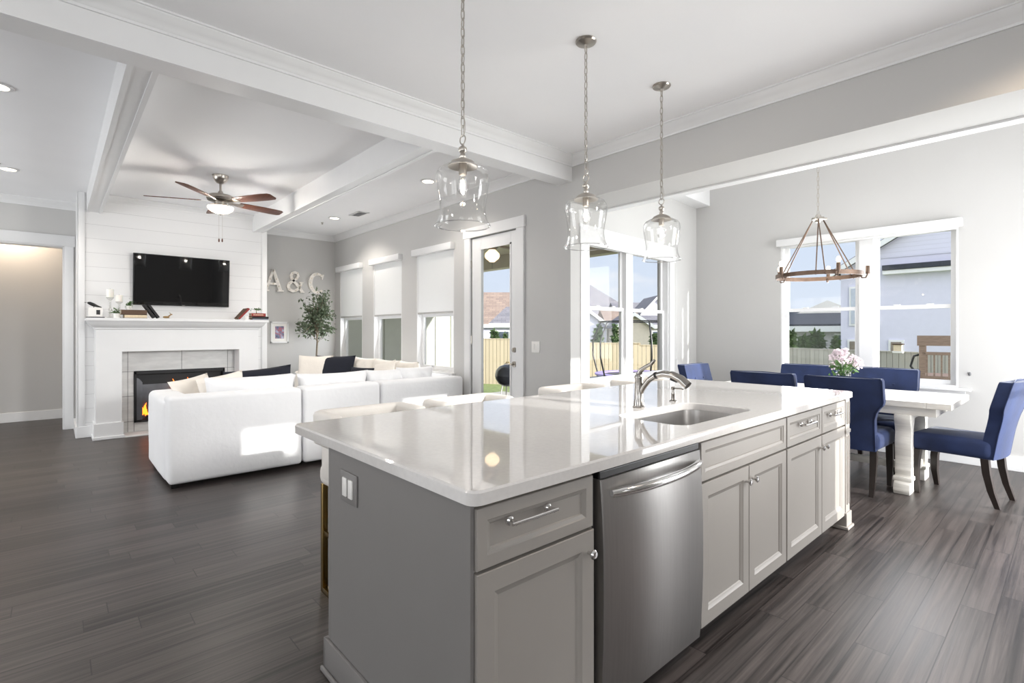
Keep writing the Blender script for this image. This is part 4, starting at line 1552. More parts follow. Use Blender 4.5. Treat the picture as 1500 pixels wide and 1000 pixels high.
single(t, 'blind_cord', M_TRIM, 'white blind cord hanging beside the nook window over the blue chair', 'cord')

# light switch
sw = thing('light_switch', 'white double light switch on the wall right of the glass door', 'switch', (-3.894, 3.85, 1.156))
MB().box(-.062, .062, -.007, 0, -.06, .06, .003).build('cover_plate', M_WHITEC, sw, 30)
for c in (-.025, .025):
    MB().box(c - .016, c + .016, -.011, -.006, -.033, .033, .002).build('rocker', M_WHITEC, sw, 30)
r = MB().sphere((-.715, 6.772, .90), .012, (1, .7, 1.6), 10)
single(r, 'cord_cleat', mat('cleat_grey', (120, 120, 122), .4), 'tiny grey blind cleat beside the dining window', 'cleat')

# ================================================================== WALL LETTERS, PICTURE


def bulbs(parent, pts, x):
    for p in pts:
        MB().sphere((x, p[0], p[1]), .011, (1, 1, 1), 8).build('bulb', M_CREAMB, parent)


def stroke(mb, path, widths, x0, x1):
    """flat ribbon letter stroke in YZ with varying width, extruded along X"""
    n = len(path)
    lo, hi = [], []
    for i in range(n):
        a = Vector(path[max(0, i - 1)])
        b = Vector(path[min(n - 1, i + 1)])
        d = (b - a).normalized()
        nn = Vector((-d.y, d.x))
        p = Vector(path[i])
        lo.append(tuple(p + nn * widths[i] / 2))
        hi.append(tuple(p - nn * widths[i] / 2))
    mb.prism(lo + hi[::-1], x0, x1, 'yz', .003)
    return mb


LX = -9.148
lt = thing('marquee_letter', 'whitewashed marquee letter A on the grey wall, half hidden by the chimney', 'letter', (LX, 2.76, 2.0), 0, 'marquee letters on the wall')
t = MB()
stroke(t, [(-.115, .02), (0.0, .37)], [.045, .04], 0, .045)
stroke(t, [(.115, .02), (0.0, .37)], [.062, .05], 0, .045)
stroke(t, [(-.08, .13), (.08, .13)], [.035, .035], 0, .044)
stroke(t, [(-.165, .012), (-.065, .012)], [.025, .025], 0, .046)
stroke(t, [(.06, .012), (.17, .012)], [.025, .025], 0, .046)
t.build('body', M_LETTER, lt, 30)
bulbs(lt, [(-.09, .09), (-.05, .21), (0, .34), (.05, .21), (.09, .09), (0, .13)], .05)
lt = thing('marquee_letter', 'whitewashed marquee ampersand on the grey wall', 'letter', (LX, 3.11, 2.0), 0, 'marquee letters on the wall')
t = MB()
amp = [(.135, .015), (.08, .09), (.01, .17), (-.045, .24), (-.055, .29), (-.035, .335), (.01, .352), (.05, .335), (.062, .29), (.035, .24), (-.03, .195), (-.085, .15), (-.105, .10), (-.085, .05), (-.035, .022), (.02, .03), (.07, .07), (.105, .13), (.12, .17)]
stroke(t, amp, [.05, .05, .05, .045, .042, .042, .045, .042, .042, .04, .042, .05, .055, .055, .05, .048, .04, .036, .034], 0, .045)
stroke(t, [(.085, .178), (.15, .178)], [.022, .022], 0, .046)
stroke(t, [(.10, .010), (.17, .010)], [.022, .022], 0, .046)
t.build('body', M_LETTER, lt, 30)
bulbs(lt, [amp[1], amp[3], amp[5], amp[7], amp[9], amp[11], amp[13], amp[15], amp[17]], .05)
lt = thing('marquee_letter', 'whitewashed marquee letter C on the grey wall above the olive tree', 'letter', (LX, 3.50, 2.0), 0, 'marquee letters on the wall')
t = MB()
path, wd = [], []
for i in range(19):
    a = math.radians(48 + i * (312 - 48) / 18)
    path.append((.125 * math.cos(a) + .01, .185 + .165 * math.sin(a)))
    wd.append(.03 + .035 * math.sin(PI * i / 18))
stroke(t, path, wd, 0, .045)
stroke(t, [(.092, .25), (.112, .345)], [.02, .03], 0, .046)
t.build('body', M_LETTER, lt, 30)
bulbs(lt, path[1:-1:2], .05)

pf = thing('picture_frame', 'white framed small photo with a white mat on the wall beside the chimney', 'picture', (-9.15, 2.869, 1.305))
t = MB()
for (y0, y1, z0, z1) in ((-.145, .145, .155, .182), (-.145, .145, -.182, -.155), (-.145, -.12, -.182, .182), (.12, .145, -.182, .182)):
    t.box(0, .028, y0, y1, z0, z1, .003)
t.build('frame', M_TRIM, pf, 0)
MB().box(.002, .014, -.122, .122, -.157, .157).build('mat_board', M_WHITEC, pf, 0)
k = NT('abstract_photo')
tc = k.n('ShaderNodeTexCoord')
nz = k.n('ShaderNodeTexNoise')
nz.inputs['Scale'].default_value = 14
nz.inputs['Detail'].default_value = 3
k.l(tc.outputs['Object'], nz.inputs['Vector'])
rp = k.n('ShaderNodeValToRGB')
cr = rp.color_ramp
cr.elements[0].position = .32
cr.elements[0].color = lin((60, 66, 92))
cr.elements[1].position = .72
cr.elements[1].color = lin((196, 202, 220))
for p_, c_ in ((.44, (120, 126, 156)), (.52, (168, 84, 96)), (.6, (150, 152, 178))):
    e = cr.elements.new(p_)
    e.color = lin(c_)
k.l(nz.outputs[0], rp.inputs[0])
k.l(rp.outputs[0], k.b.inputs['Base Color'])
k.b.inputs['Roughness'].default_value = .3
MB().box(.014, .016, -.072, .072, -.105, .105).build('photo', k.m, pf, 0)

# ================================================================== SOFA


def cushion(w, d, h, seed=0, puff=.5, wrinkle=.006, n=14):
    """soft pillow lying in XY (w along X, d along Y), thickness h along Z"""
    mb = MB()
    rnd = random.Random(seed)
    ox = rnd.random() * 50
    top, bot = [], []
    for i in range(n + 1):
        rt, rb = [], []
        for j in range(n + 1):
            u, v = i / n * 2 - 1, j / n * 2 - 1
            e = ((1 - abs(u) ** 2.6) * (1 - abs(v) ** 2.6)) ** puff
            pin = 1 + .04 * (abs(u) * abs(v)) ** 2 - .035 * (1 - abs(u) ** 2) * (abs(v) ** 4) - .035 * (1 - abs(v) ** 2) * abs(u) ** 4
            x, y = u * w / 2 * pin, v * d / 2 * pin
            nz_ = noise.noise(Vector((x * 7 + ox, y * 7, ox))) * wrinkle + noise.noise(Vector((x * 20 + ox, y * 20, 3))) * wrinkle * .4
            rt.append(mb.bm.verts.new((x, y, h / 2 * e + nz_ * (e + .2))))
            rb.append(mb.bm.verts.new((x, y, -h / 2 * e + nz_ * (e + .2))) if 0 < i < n and 0 < j < n else rt[-1])
        top.append(rt)
        bot.append(rb)
    for i in range(n):
        for j in range(n):
            mb.bm.faces.new((top[i][j], top[i + 1][j], top[i + 1][j + 1], top[i][j + 1]))
            q = (bot[i][j], bot[i][j + 1], bot[i + 1][j + 1], bot[i + 1][j])
            if len(set(q)) == 4:
                try:
                    mb.bm.faces.new(q)
                except ValueError:
                    pass
    return mb


def soft_block(mb, x0, x1, y0, y1, z0, z1, r=.05, wr=.004, seed=0):
    t = MB().box(x0, x1, y0, y1, z0, z1, r, 4)
    bmesh.ops.subdivide_edges(t.bm, edges=[e for e in t.bm.edges if e.calc_length() > .12], cuts=8, use_grid_fill=True)
    for v in t.bm.verts:
        p = v.co
        k_ = noise.noise(Vector((p.x * 4 + seed, p.y * 4, p.z * 4))) * wr + noise.noise(Vector((p.x * 11, p.y * 11 + seed, p.z * 11))) * wr * .4
        nrm = Vector((1 if p.x > x1 - r else (-1 if p.x < x0 + r else 0), 1 if p.y > y1 - r else (-1 if p.y < y0 + r else 0), 1 if p.z > z1 - r else 0))
        if nrm.length:
            v.co = p + nrm.normalized() * k_
    return mb.join(t)


sofa = thing('sectional_sofa', 'large white slipcovered sectional sofa facing the fireplace', 'sofa', (-6.3, 2.4, 0))
for y0, y1, sd in ((.705, 1.80, 1), (1.812, 2.632, 2), (2.644, 3.745, 3)):
    soft_block(MB(), -5.31, -5.05, y0, y1, .035, .772, .035, .004, sd).build('back_panel', M_SOFA, sofa, 60)
t = MB()
soft_block(t, -6.17, -5.20, .69, .94, .035, .742, .055, .005, 4)
t.build('arm', M_SOFA, sofa, 60)
soft_block(MB(), -7.85, -7.60, 2.66, 3.745, .035, .735, .05, .005, 5).build('arm', M_SOFAIN, sofa, 60)
soft_block(MB(), -7.60, -5.31, 3.52, 3.745, .035, .772, .04, .004, 6).build('back_panel', M_SOFA, sofa, 60)
for (x0, x1, y0, y1, sd) in ((-6.15, -5.31, .94, 1.80, 7), (-6.15, -5.31, 1.81, 2.63, 8), (-6.15, -5.31, 2.64, 3.52, 9), (-7.60, -6.88, 2.68, 3.52, 10), (-6.87, -6.16, 2.68, 3.52, 11)):
    soft_block(MB(), x0, x1, y0, y1, .035, .29, .02, .002, sd).build('base', M_SOFA, sofa, 60)
    soft_block(MB(), x0 + .005, x1 - .005, y0 + .005, y1 - .005, .292, .47, .06, .006, sd + 20).build('seat_cushion', M_SOFA, sofa, 60)
for k_, (yc, w_, top, sd) in enumerate(((1.445, .80, .885, 31), (2.26, .76, .875, 32), (2.86, .46, .875, 33), (3.27, .50, .885, 34))):
    c = cushion(.42, w_, .20, sd, .34, .026, 22)
    c.xf(Matrix.Translation((-5.43, yc, top - .205)) @ Matrix.Rotation(math.radians(98), 4, 'Y'))
    c.build('back_cushion', M_SOFA, sofa, 80)
for xc, w_, sd in ((-7.12, .72, 41), (-6.42, .70, 42), (-5.86, .46, 43)):
    c = cushion(.42, w_, .20, sd, .38, .022, 18)
    c.xf(Matrix.Translation((xc, 3.42, .72)) @ Matrix.Rotation(PI / 2, 4, 'Z') @ Matrix.Rotation(math.radians(-80), 4, 'Y'))
    c.build('back_cushion', M_SOFAIN, sofa, 80)
for x, y in ((-5.12, .76), (-6.1, .76), (-5.12, 3.68), (-7.78, 3.68), (-7.78, 2.72)):
    MB().box(x - .03, x + .03, y - .03, y + .03, 0, .036).build('foot', M_BLACK, sofa, 0)
shift_children(sofa)


def pillow(label, w, d, h, loc, rot, m, seed, group='throw pillows on the sofa'):
    from mathutils import Euler
    c = cushion(w, d, h, seed, .55, .005, 14)
    o = c.build('throw_pillow', m, None, 80)
    o.location = loc
    o.rotation_euler = Euler([math.radians(a) for a in rot])
    return tag(o, label, 'pillow', group)


pillow('small cream pillow leaning inside the near arm of the sofa, before the fire', .38, .36, .19, (-5.95, 1.06, .69), (20, 58, 30), M_SOFAIN, 51)
pillow('small white pillow with a raised corner next to the long navy pillow', .40, .40, .13, (-5.66, 1.24, .70), (32, 68, 10), M_SOFAIN, 52)
pillow('long navy pillow slanting behind the near back cushion of the sofa', .42, .62, .14, (-5.70, 1.60, .735), (14, 68, 2), M_NAVYP, 53)
pillow('square navy pillow with peaked corners in front of the olive tree', .50, .56, .15, (-7.30, 3.06, .72), (0, 72, -42), M_NAVYP, 54)
pillow('cream pillow peeking out behind the square navy pillow', .50, .50, .14, (-7.50, 2.84, .72), (0, 74, -44), M_SOFAIN, 55)
pillow('small black and white pillow lying low under the middle window', .30, .42, .12, (-6.05, 2.90, .73), (0, 60, -60), M_NAVYP, 56)
pillow('cream pillow with a crumpled corner beside the small dark pillow', .42, .44, .14, (-5.78, 3.02, .74), (26, 66, -60), M_SOFAIN, 57)

# ================================================================== OLIVE TREE
TX, TY = -8.68, 3.33
ot = thing('olive_tree', 'tall olive tree in the corner beside the first window', 'plant', (TX, TY, 0))
MB().lathe([(.001, 0), (.14, 0), (.17, .30), (.18, .34), (.16, .34), (.15, .30), (.001, .30)], n=28).build('pot', M_WHITEC, ot)
MB().tube([(0, 0, .28), (.01, -.01, .6), (-.01, .0, .9), (.0, .01, 1.15), (-.01, .0, 1.35), (-.02, .0, 1.6)], [.018, .016, .014, .014, .012, .007], 10).build('trunk', M_BARK, ot)
rnd = random.Random(12)
spots = []
for k_ in range(34):
    a = rnd.random() * 6.283
    h0 = 1.1 + rnd.random() * .45
    up = rnd.random()
    reach = (.17 + .22 * rnd.random()) * (1.15 - .65 * up)
    tip = (reach * math.cos(a), reach * math.sin(a) * .95, 1.25 + .72 * up)
    mid = (tip[0] * .45, tip[1] * .45, (h0 + tip[2]) / 2 + .05)
    MB().tube([(0, 0, h0), mid, tip], [.006, .004, .002], 6).build('branch', M_BARK, ot)
    for _ in range(34):
        f = .35 + .75 * rnd.random()
        spots.append((tip[0] * f + rnd.gauss(0, .035), tip[1] * f + rnd.gauss(0, .035), h0 + (tip[2] - h0) * f + rnd.gauss(0, .04)))
MB().leaves(spots, .074, 8).build('foliage', M_LEAF, ot, 0)

# ================================================================== DINING


def make_chair():
    r = thing('dining_chair', '', 'chair', (0, 0, 0), 0, 'navy velvet dining chairs')
    # local: faces +X, back at -X
    s = MB().box(-.24, .275, -.245, .245, .355, .50, .05, 4)
    for v in s.bm.verts:
        if v.co.z > .45:
            v.co.z += .022 * (1 - (v.co.x / .27) ** 2) * (1 - (v.co.y / .25) ** 2)
        if v.co.x < 0:
            v.co.y *= 1 - .10 * min(1, -v.co.x / .24)
    s.build('seat', M_NAVY, r, 60)
    half = [(.205, .36), (.205, .55), (.208, .62), (.222, .675), (.245, .715), (.268, .74), (.275, .77), (.275, .935), (.268, .952)]
    # slab as stacked rings with a gently concave front and a raked back
    b = MB()
    rings = []
    for y_, z in half:
        rake = -.20 - .13 * ((z - .36) / .6) ** 1.3
        ring = []
        m_ = 8
        for i in range(m_ + 1):
            v = i / m_ * 2 - 1
            ring.append((rake + .045 - .018 * (1 - v * v) + (.004 if abs(v) < .99 else -.006), v * y_, z))
        for i in range(m_ + 1):
            v = 1 - i / m_ * 2
            ring.append((rake - .045 - .018 * (1 - v * v) + (0 if abs(v) < .99 else .006), v * y_, z))
        rings.append(ring)
    b.ring_surface(rings)
    bo = b.build('backrest', M_NAVY, r, 50)
    # piping along the back outline
    pts = []
    for y_, z in half:
        rake = -.20 - .13 * ((z - .36) / .6) ** 1.3
        pts.append((rake - .040, y_, z))
    pp = [(p[0], -p[1], p[2]) for p in pts] + [(-.322, 0, .956)] + pts[::-1]
    MB().tube(pp, .0045, 6).build('piping', M_NAVY, bo)
    for (y_, z) in ((-.09, .80), (.09, .80), (0, .70), (-.09, .60), (.09, .60)):
        rake = -.20 - .13 * ((z - .36) / .6) ** 1.3
        MB().sphere((rake + .034, y_, z), .012, (.5, 1, 1), 10).build('tuft_button', M_NAVY, bo)
    for sy in (-1, 1):
        fl = MB()
        rings = []
        for z, x, w in ((.36, .225, .026), (.25, .238, .025), (.12, .238, .021), (0, .222, .016)):
            rings.append([(x - w, sy * .205 - w, z), (x + w, sy * .205 - w, z), (x + w, sy * .205 + w, z), (x - w, sy * .205 + w, z)])
        fl.ring_surface(rings[::-1])
        fl.build('leg', M_ESP, r, 30)
        fl = MB()
        rings = []
        for z, x, w in ((.36, -.19, .024), (.25, -.20, .023), (.12, -.225, .020), (0, -.262, .016)):
            rings.append([(x - w, sy * .185 - w, z), (x + w, sy * .185 - w, z), (x + w, sy * .185 + w, z), (x - w, sy * .185 + w, z)])
        fl.ring_surface(rings[::-1])
        fl.build('leg', M_ESP, r, 30)
    return r


ch = make_chair()
ch.location = (-1.285, 5.12, 0)
ch.rotation_euler = (0, 0, PI / 2)
ch['label'] = 'navy velvet dining chair just past the island corner post, seen from behind'
copy_tree(ch, 'navy velvet chair with only its top showing above the worktop, left of the corner post', (-1.92, 5.12, 0), PI / 2)
copy_tree(ch, 'navy velvet chair under the dining window, left of the flower vase', (-1.99, 5.90, 0), -PI / 2)
copy_tree(ch, 'navy velvet chair under the dining window, right of the flower vase', (-1.30, 5.90, 0), -PI / 2)
copy_tree(ch, 'navy velvet chair at the table end with all four legs showing and a bright back', (-.625, 5.45, 0), PI - math.radians(9))
copy_tree(ch, 'bright blue sunlit velvet chair at the far end of the table beside the nook window', (-2.60, 5.42, 0), 0)

dt = thing('dining_table', 'whitewashed farmhouse dining table with carved trestle legs', 'table', (-1.65, 5.6, 0))
t = MB()
for i in range(6):
    y0 = 5.12 + i * .155
    t.box(-2.50, -.80, y0, y0 + .153, .712, .76, .003)
t.build('tabletop', M_TABLE, dt, 0)
for x0, x1 in ((-2.655, -2.502), (-.798, -.645)):
    MB().box(x0, x1, 5.12, 6.05, .712, .76, .003).build('breadboard_end', M_TABLE, dt, 0)
t = MB()
t.box(-2.52, -.74, 5.15, 5.175, .645, .712, .002)
t.box(-2.52, -.74, 5.995, 6.02, .645, .712, .002)
t.box(-2.52, -2.495, 5.176, 5.994, .646, .711, .002)
t.box(-.765, -.74, 5.176, 5.994, .646, .711, .002)
t.build('apron', M_TABLE, dt, 0)
outl = [(.075, .0), (.085, .03), (.078, .085), (.055, .12), (.047, .145), (.055, .165), (.06, .19), (.048, .225), (.043, .30), (.052, .36), (.058, .40), (.05, .45), (.042, .49), (.05, .53), (.068, .565), (.085, .60), (.085, .645)]
for xc in (-.955, -2.35):
    for yc in (5.22, 5.80):
        prf = [(yc - a * (1.35 if yc < 5.5 and z < .12 else 1), z) for a, z in outl] + [(yc + a * (1.35 if yc > 5.5 and z < .12 else 1), z) for a, z in reversed(outl)]
        g = MB().prism(prf, xc - .055, xc + .055, 'yz', .006)
        g.box(xc - .065, xc + .065, yc - .085, yc + .085, .10, .135, .008)
        g.build('leg', M_TABLE, dt, 30)
    MB().box(xc - .05, xc + .05, 5.2, 5.82, .60, .645, .004).build('crossbar', M_TABLE, dt, 0)
    MB().box(xc - .035, xc + .035, 5.25, 5.77, .12, .19, .004).build('crossbar', M_TABLE, dt, 0)
MB().box(-2.35, -.955, 5.48, 5.54, .13, .19, .004).build('stretcher', M_TABLE, dt, 0)
shift_children(dt)

# flowers in vase
vs = thing('flower_vase', 'glass vase of pale pink flowers on the dining table', 'vase', (-1.49, 5.58, .76))
MB().lathe([(.001, 0), (.05, 0), (.055, .006), (.06, .17), (.055, .17), (.05, .012), (.001, .012)], n=28).build('vase', M_CRYSTAL, vs)
rnd = random.Random(21)
st = MB()
heads = []
for i in range(20):
    a = rnd.random() * 6.283
    rr = .145 * math.sqrt(rnd.random())
    tip = (rr * math.cos(a), rr * math.sin(a), .36 - .9 * rr * rr / .15 + rnd.uniform(-.03, .02))
    heads.append(tip)
    st.tube([(.02 * math.cos(a + 2), .02 * math.sin(a + 2), .02), (tip[0] * .35, tip[1] * .35, .17), tip], .0022, 6)
st.build('stems', M_LEAFG, vs)
MB().leaves([(rnd.gauss(0, .05), rnd.gauss(0, .05), rnd.uniform(.16, .27)) for _ in range(70)], .06, 22).build('leaves', M_LEAFG, vs, 0)
for i, h_ in enumerate(heads):
    f = MB()
    for k_ in range(26):
        d_ = Vector((rnd.gauss(0, 1), rnd.gauss(0, 1), rnd.gauss(.3, .8))).normalized()
        p = Vector(h_) + d_ * .014
        u_ = d_.orthogonal().normalized() * .013
        v_ = d_.cross(u_).normalized() * .013
        q = p + d_ * .020
        f.quad(p, q + u_ * .8, q + d_ * .008, q - u_ * .8)
        f.quad(p, q + v_ * .8, q + d_ * .006, q - v_ * .8)
    f.build('blossom', M_PETAL, vs, 0)

# chandelier
cx_, cy_ = -1.69, 5.535
cd = thing('chandelier', 'round weathered iron chandelier with candle bulbs hanging over the dining table', 'chandelier', (cx_, cy_, 3.6))
MB().lathe([(.001, 0), (.065, 0), (.065, -.015), (.02, -.03), (.001, -.03)], n=24).build('canopy', M_NICKEL, cd)
chain(MB(), 0, 0, -1.14, -.03, .05).build('chain', M_NICKEL, cd)
t = MB().lathe([(.001, -1.135), (.02, -1.14), (.024, -1.15), (.03, -1.165), (.055, -1.17), (.057, -1.19), (.03, -1.195), (.02, -1.215), (.001, -1.22)], n=24)
for k_ in range(3):
    a = math.radians(30 + 120 * k_)
    t.cyl((.05 * math.cos(a), .05 * math.sin(a), -1.18), (.075 * math.cos(a), .075 * math.sin(a), -1.18), .009, n=10)
t.build('hub', M_NICKEL, cd)
RZ0, RR = -1.735, .365
t = MB().lathe([(RR - .004, RZ0 - .02), (RR + .004, RZ0 - .02), (RR + .004, RZ0 + .02), (RR - .004, RZ0 + .02), (RR - .004, RZ0 - .02)], n=64, open_=True)
t.build('ring', M_RUST, cd, 30)
for k_ in range(3):
    for da in (-.10, .10):
        a = math.radians(50 + 120 * k_)
        pth = [(.05 * math.cos(a), .05 * math.sin(a), -1.185), ((RR - .01) * math.cos(a + da), (RR - .01) * math.sin(a + da), RZ0 + .01)]
        pth.append(((RR + .02) * math.cos(a + da), (RR + .02) * math.sin(a + da), RZ0 - .02))
        MB().tube(pth, .0055, 8).build('rod', M_RUST, cd)
for k_ in range(5):
    a = math.radians(22 + 72 * k_)
    q = (RR * math.cos(a), RR * math.sin(a))
    a_ = MB().tube([(q[0] * .93, q[1] * .93, RZ0), (q[0] * .98, q[1] * .98, RZ0 - .035), (q[0] * 1.06, q[1] * 1.06, RZ0 - .035), (q[0] * 1.10, q[1] * 1.10, RZ0)], .007, 8)
    a_.lathe([(.001, 0), (.017, 0), (.017, .07), (.013, .078), (.001, .078)], (q[0] * 1.10, q[1] * 1.10, RZ0), 16)
    ao = a_.build('candle_arm', M_RUST, cd)
    MB().lathe([(.009, .078), (.011, .084), (.018, .100), (.0185, .113), (.012, .129), (.001, .134)], (q[0] * 1.10, q[1] * 1.10, RZ0), 16, True).build('bulb', M_BULBW, ao, 80)

point('chandelier_glow', (cx_, cy_, 1.98), 4, (1, .92, .82), .2)

# ================================================================== OUTDOORS
struct(MB().box(-60, 60, 4.0, 70, -.95, -.62).build('ground', M_GRASS, smooth=0))
struct(MB().box(-9.44, -3.80, 4.02, 8.2, -.62, -.15).build('porch_floor', M_CONC, smooth=0))
struct(MB().prism([(-9.6, 4.02), (-3.60, 4.02), (-3.80, 6.95), (-9.6, 6.95)], 2.86, 2.98, 'xy').build('porch_ceiling', M_PORCH, smooth=0))
struct(MB().box(-9.6, -3.80, 6.70, 6.90, 2.60, 2.87, .005).build('beam_porch', M_PORCH, smooth=0))
t = MB()
t.box(-9.62, -9.45, 4.01, 7.2, -.62, 4.2)
for i in range(8):
    t.box(-9.45, -9.425, 4.18 + i * .41, 4.22 + i * .41, -.62, 4.2)
struct(t.build('wall_exterior', M_BATTEN, smooth=0))


def fence(label, p0, p1, z0a, z1a, m, group='board fences'):
    """fence built in its own frame: local X along the fence, boards facing -Y"""
    a, b = Vector((p0[0], p0[1], 0)), Vector((p1[0], p1[1], 0))
    L_ = (b - a).length
    r = thing('wooden_fence', label, 'fence', (p0[0], p0[1], -.7), math.atan2(b.y - a.y, b.x - a.x), group)

    def z(u):
        return z0a + (z1a - z0a) * u / L_ + .7
    bo = MB()
    n_ = int(L_ / .14)
    for i in range(n_):
        u0, u1 = i * .14 + .004, (i + 1) * .14 - .004
        zt = z((u0 + u1) / 2) + random.uniform(-.008, .008)
        bo.box(u0, u1, -.012, .012, 0, zt)
    bo.build('boards', m, r, 0)
    rl = MB()
    for fr in (.12, .55, .985):
        for i in range(int(L_ / 2) + 1):
            u0, u1 = i * 2.0, min(L_, (i + 1) * 2.0)
            if u1 > u0:
                zz = z((u0 + u1) / 2) * fr
                rl.box(u0, u1, .012, .05, zz - .045, zz + .045)
                if fr > .9:
                    rl.box(u0, u1, -.03, .03, z((u0 + u1) / 2) + .0, z((u0 + u1) / 2) + .03)
                else:
                    rl.box(u0, u1, -.02, -.012, zz - .01, zz + .01)
    rl.build('rails', m, r, 0)
    return r


fence('sunlit tan board fence seen through the glass door and nook window', (-20.0, 8.29), (-7.05, 16.96), 1.26, .75, M_FENCE)
fence('grey board fence seen through the dining window', (-6.9, 16.94), (6.0, 12.3), .80, .80, M_FENCEG)


def at(px, d):
    a = math.radians(48.01)
    k_ = (px - 750) / 745.2
    return (d * (-math.sin(a) + math.cos(a) * k_), d * (math.cos(a) + math.sin(a) * k_))


GZ = -.7
# big white gable house in the dining window
bh = thing('house', 'big pale gabled house filling the right half of the dining window', 'house', (-5.95, 22.0, GZ), 0, 'houses beyond the fence')
MB().prism([(0, 0), (11, 0), (11, 4.25), (5.5, 7.6), (0, 4.25)], 0, 9, 'xz').build('wall', M_STUCCO, bh, 0)
MB().prism([(.75, 4.62), (10.25, 4.62), (5.5, 7.55)], -.03, .0, 'xz').build('gable_siding', M_SIDING, bh, 0)
for s in (0, 1):
    x0 = -.35 if s == 0 else 11.35
    MB().prism([(x0, 4.05), (x0, 4.22), (5.5, 7.82), (5.5, 7.62)], -.3, 9.3, 'xz').build('roof', M_ROOFG, bh, 0)
    MB().prism([(x0, 3.98), (x0, 4.18), (5.5, 7.78), (5.5, 7.58)], -.36, -.30, 'xz').build('rake_board', M_TRIM, bh, 0)
MB().box(1.35, 11.2, -.35, 0, 4.16, 4.34, .02).build('pent_roof', M_ROOFD, bh, 0)
MB().box(1.35, 11.2, -.30, 0, 4.02, 4.16, .01).build('pent_fascia', M_TRIM, bh, 0)
for (x0, x1, z0, z1) in ((.35, 1.15, 2.3, 3.6), (.3, .95, 1.2, 1.65), (1.55, 1.85, 1.2, 1.65), (3.6, 4.3, 1.3, 1.7), (4.6, 5.3, 1.3, 1.7), (4.45, 5.0, 5.0, 6.4)):
    f = MB().box(x0 - .07, x1 + .07, -.05, .0, z0 - .07, z1 + .07).build('window', M_TRIM, bh, 0)
    MB().box(x0, x1, -.07, -.045, z0, z1).build('pane', M_PALEWIN if z1 - z0 > 1 else M_TANWIN, f, 0)
# low dark-roofed house left in the dining window
lh = thing('house', 'low house with a charcoal roof seen at the left of the dining window', 'house', (-14.0, 31.5, GZ), math.radians(10), 'houses beyond the fence')
MB().box(0, 9, 0, 6, 0, 2.35).build('wall', mat('shaded_grey_siding', (190, 188, 190), .8), lh, 0)
MB().prism([(-.5, 2.30), (-.5, 2.42), (3.0, 3.25), (3.0, 3.13)], -1, 10, 'yz').build('roof', M_ROOFD, lh, 0)
MB().box(-1, 10, -.52, -.48, 2.0, 2.32).build('fascia', M_TRIM, lh, 0)
f = MB().box(5.0, 5.9, -.04, 0, .4, 1.9).build('window', M_TRIM, lh, 0)
MB().box(5.1, 5.8, -.06, -.03, .5, 1.8).build('pane', M_WINDARK, f, 0)
MB().prism([(2.5, 3.0), (4.4, 3.9), (6.3, 3.0)], 2.5, 5.5, 'xz').build('gable', M_STUCCOW, lh, 0)
# houses through the glass door and nook window: each stands square to the street behind the fence
HRZ = math.radians(48.01)


def px_house(label, p0, p1, r0, r1, d, eave, ridge, wall_m, roof_m, depth, windows=()):
    """house whose long eave faces our garden; p0..p1 eave ends, r0..r1 ridge ends (hipped when inset)"""
    s_ = d / 745.2
    pc = (p0 + p1) / 2
    x, y = at(pc, d)
    r = thing('house', label, 'house', (x, y, GZ), HRZ, 'houses beyond the fence')
    ze, zr = 1.325 + (485 - eave) * s_ - GZ, 1.325 + (485 - ridge) * (d + depth / 2) / 745.2 - GZ
    x0, x1, a0, a1 = (p0 - pc) * s_, (p1 - pc) * s_, (r0 - pc) * s_, (r1 - pc) * s_
    w = MB().box(x0 + .25, x1 - .25, .3, depth - .3, 0, ze)
    if abs(a0 - x0) < .3:
        w.prism([(.3, ze), (depth - .3, ze), (depth / 2, zr - .1)], x0 + .25, x1 - .25, 'yz')
    w.build('wall', wall_m, r, 0)
    q = MB()
    v = [q.bm.verts.new(p) for p in ((x0, 0, ze - .05), (x1, 0, ze - .05), (x1, depth, ze - .05), (x0, depth, ze - .05), (x0, 0, ze + .1), (x1, 0, ze + .1), (x1, depth, ze + .1), (x0, depth, ze + .1),
                                     (a0, depth / 2, zr), (a1, depth / 2, zr))]
    for f in ((0, 1, 5, 4), (1, 2, 6, 5), (2, 3, 7, 6), (3, 0, 4, 7), (4, 5, 9, 8), (6, 7, 8, 9), (5, 6, 9), (7, 4, 8), (3, 2, 1, 0)):
        q.bm.faces.new([v[k_] for k_ in f])
    q.build('roof', roof_m, r, 0)
    MB().box(x0, x1, -.04, 0, ze - .12, ze + .1).build('fascia', M_TRIM, r, 0)
    for (u0, u1, z0, z1) in windows:
        f = MB().box(u0 - .08, u1 + .08, .24, .32, z0 - .08, z1 + .08).build('window', M_TRIM, r, 0)
        MB().box(u0, u1, .22, .25, z0, z1).build('pane', M_WINDARK, f, 0)
    return r


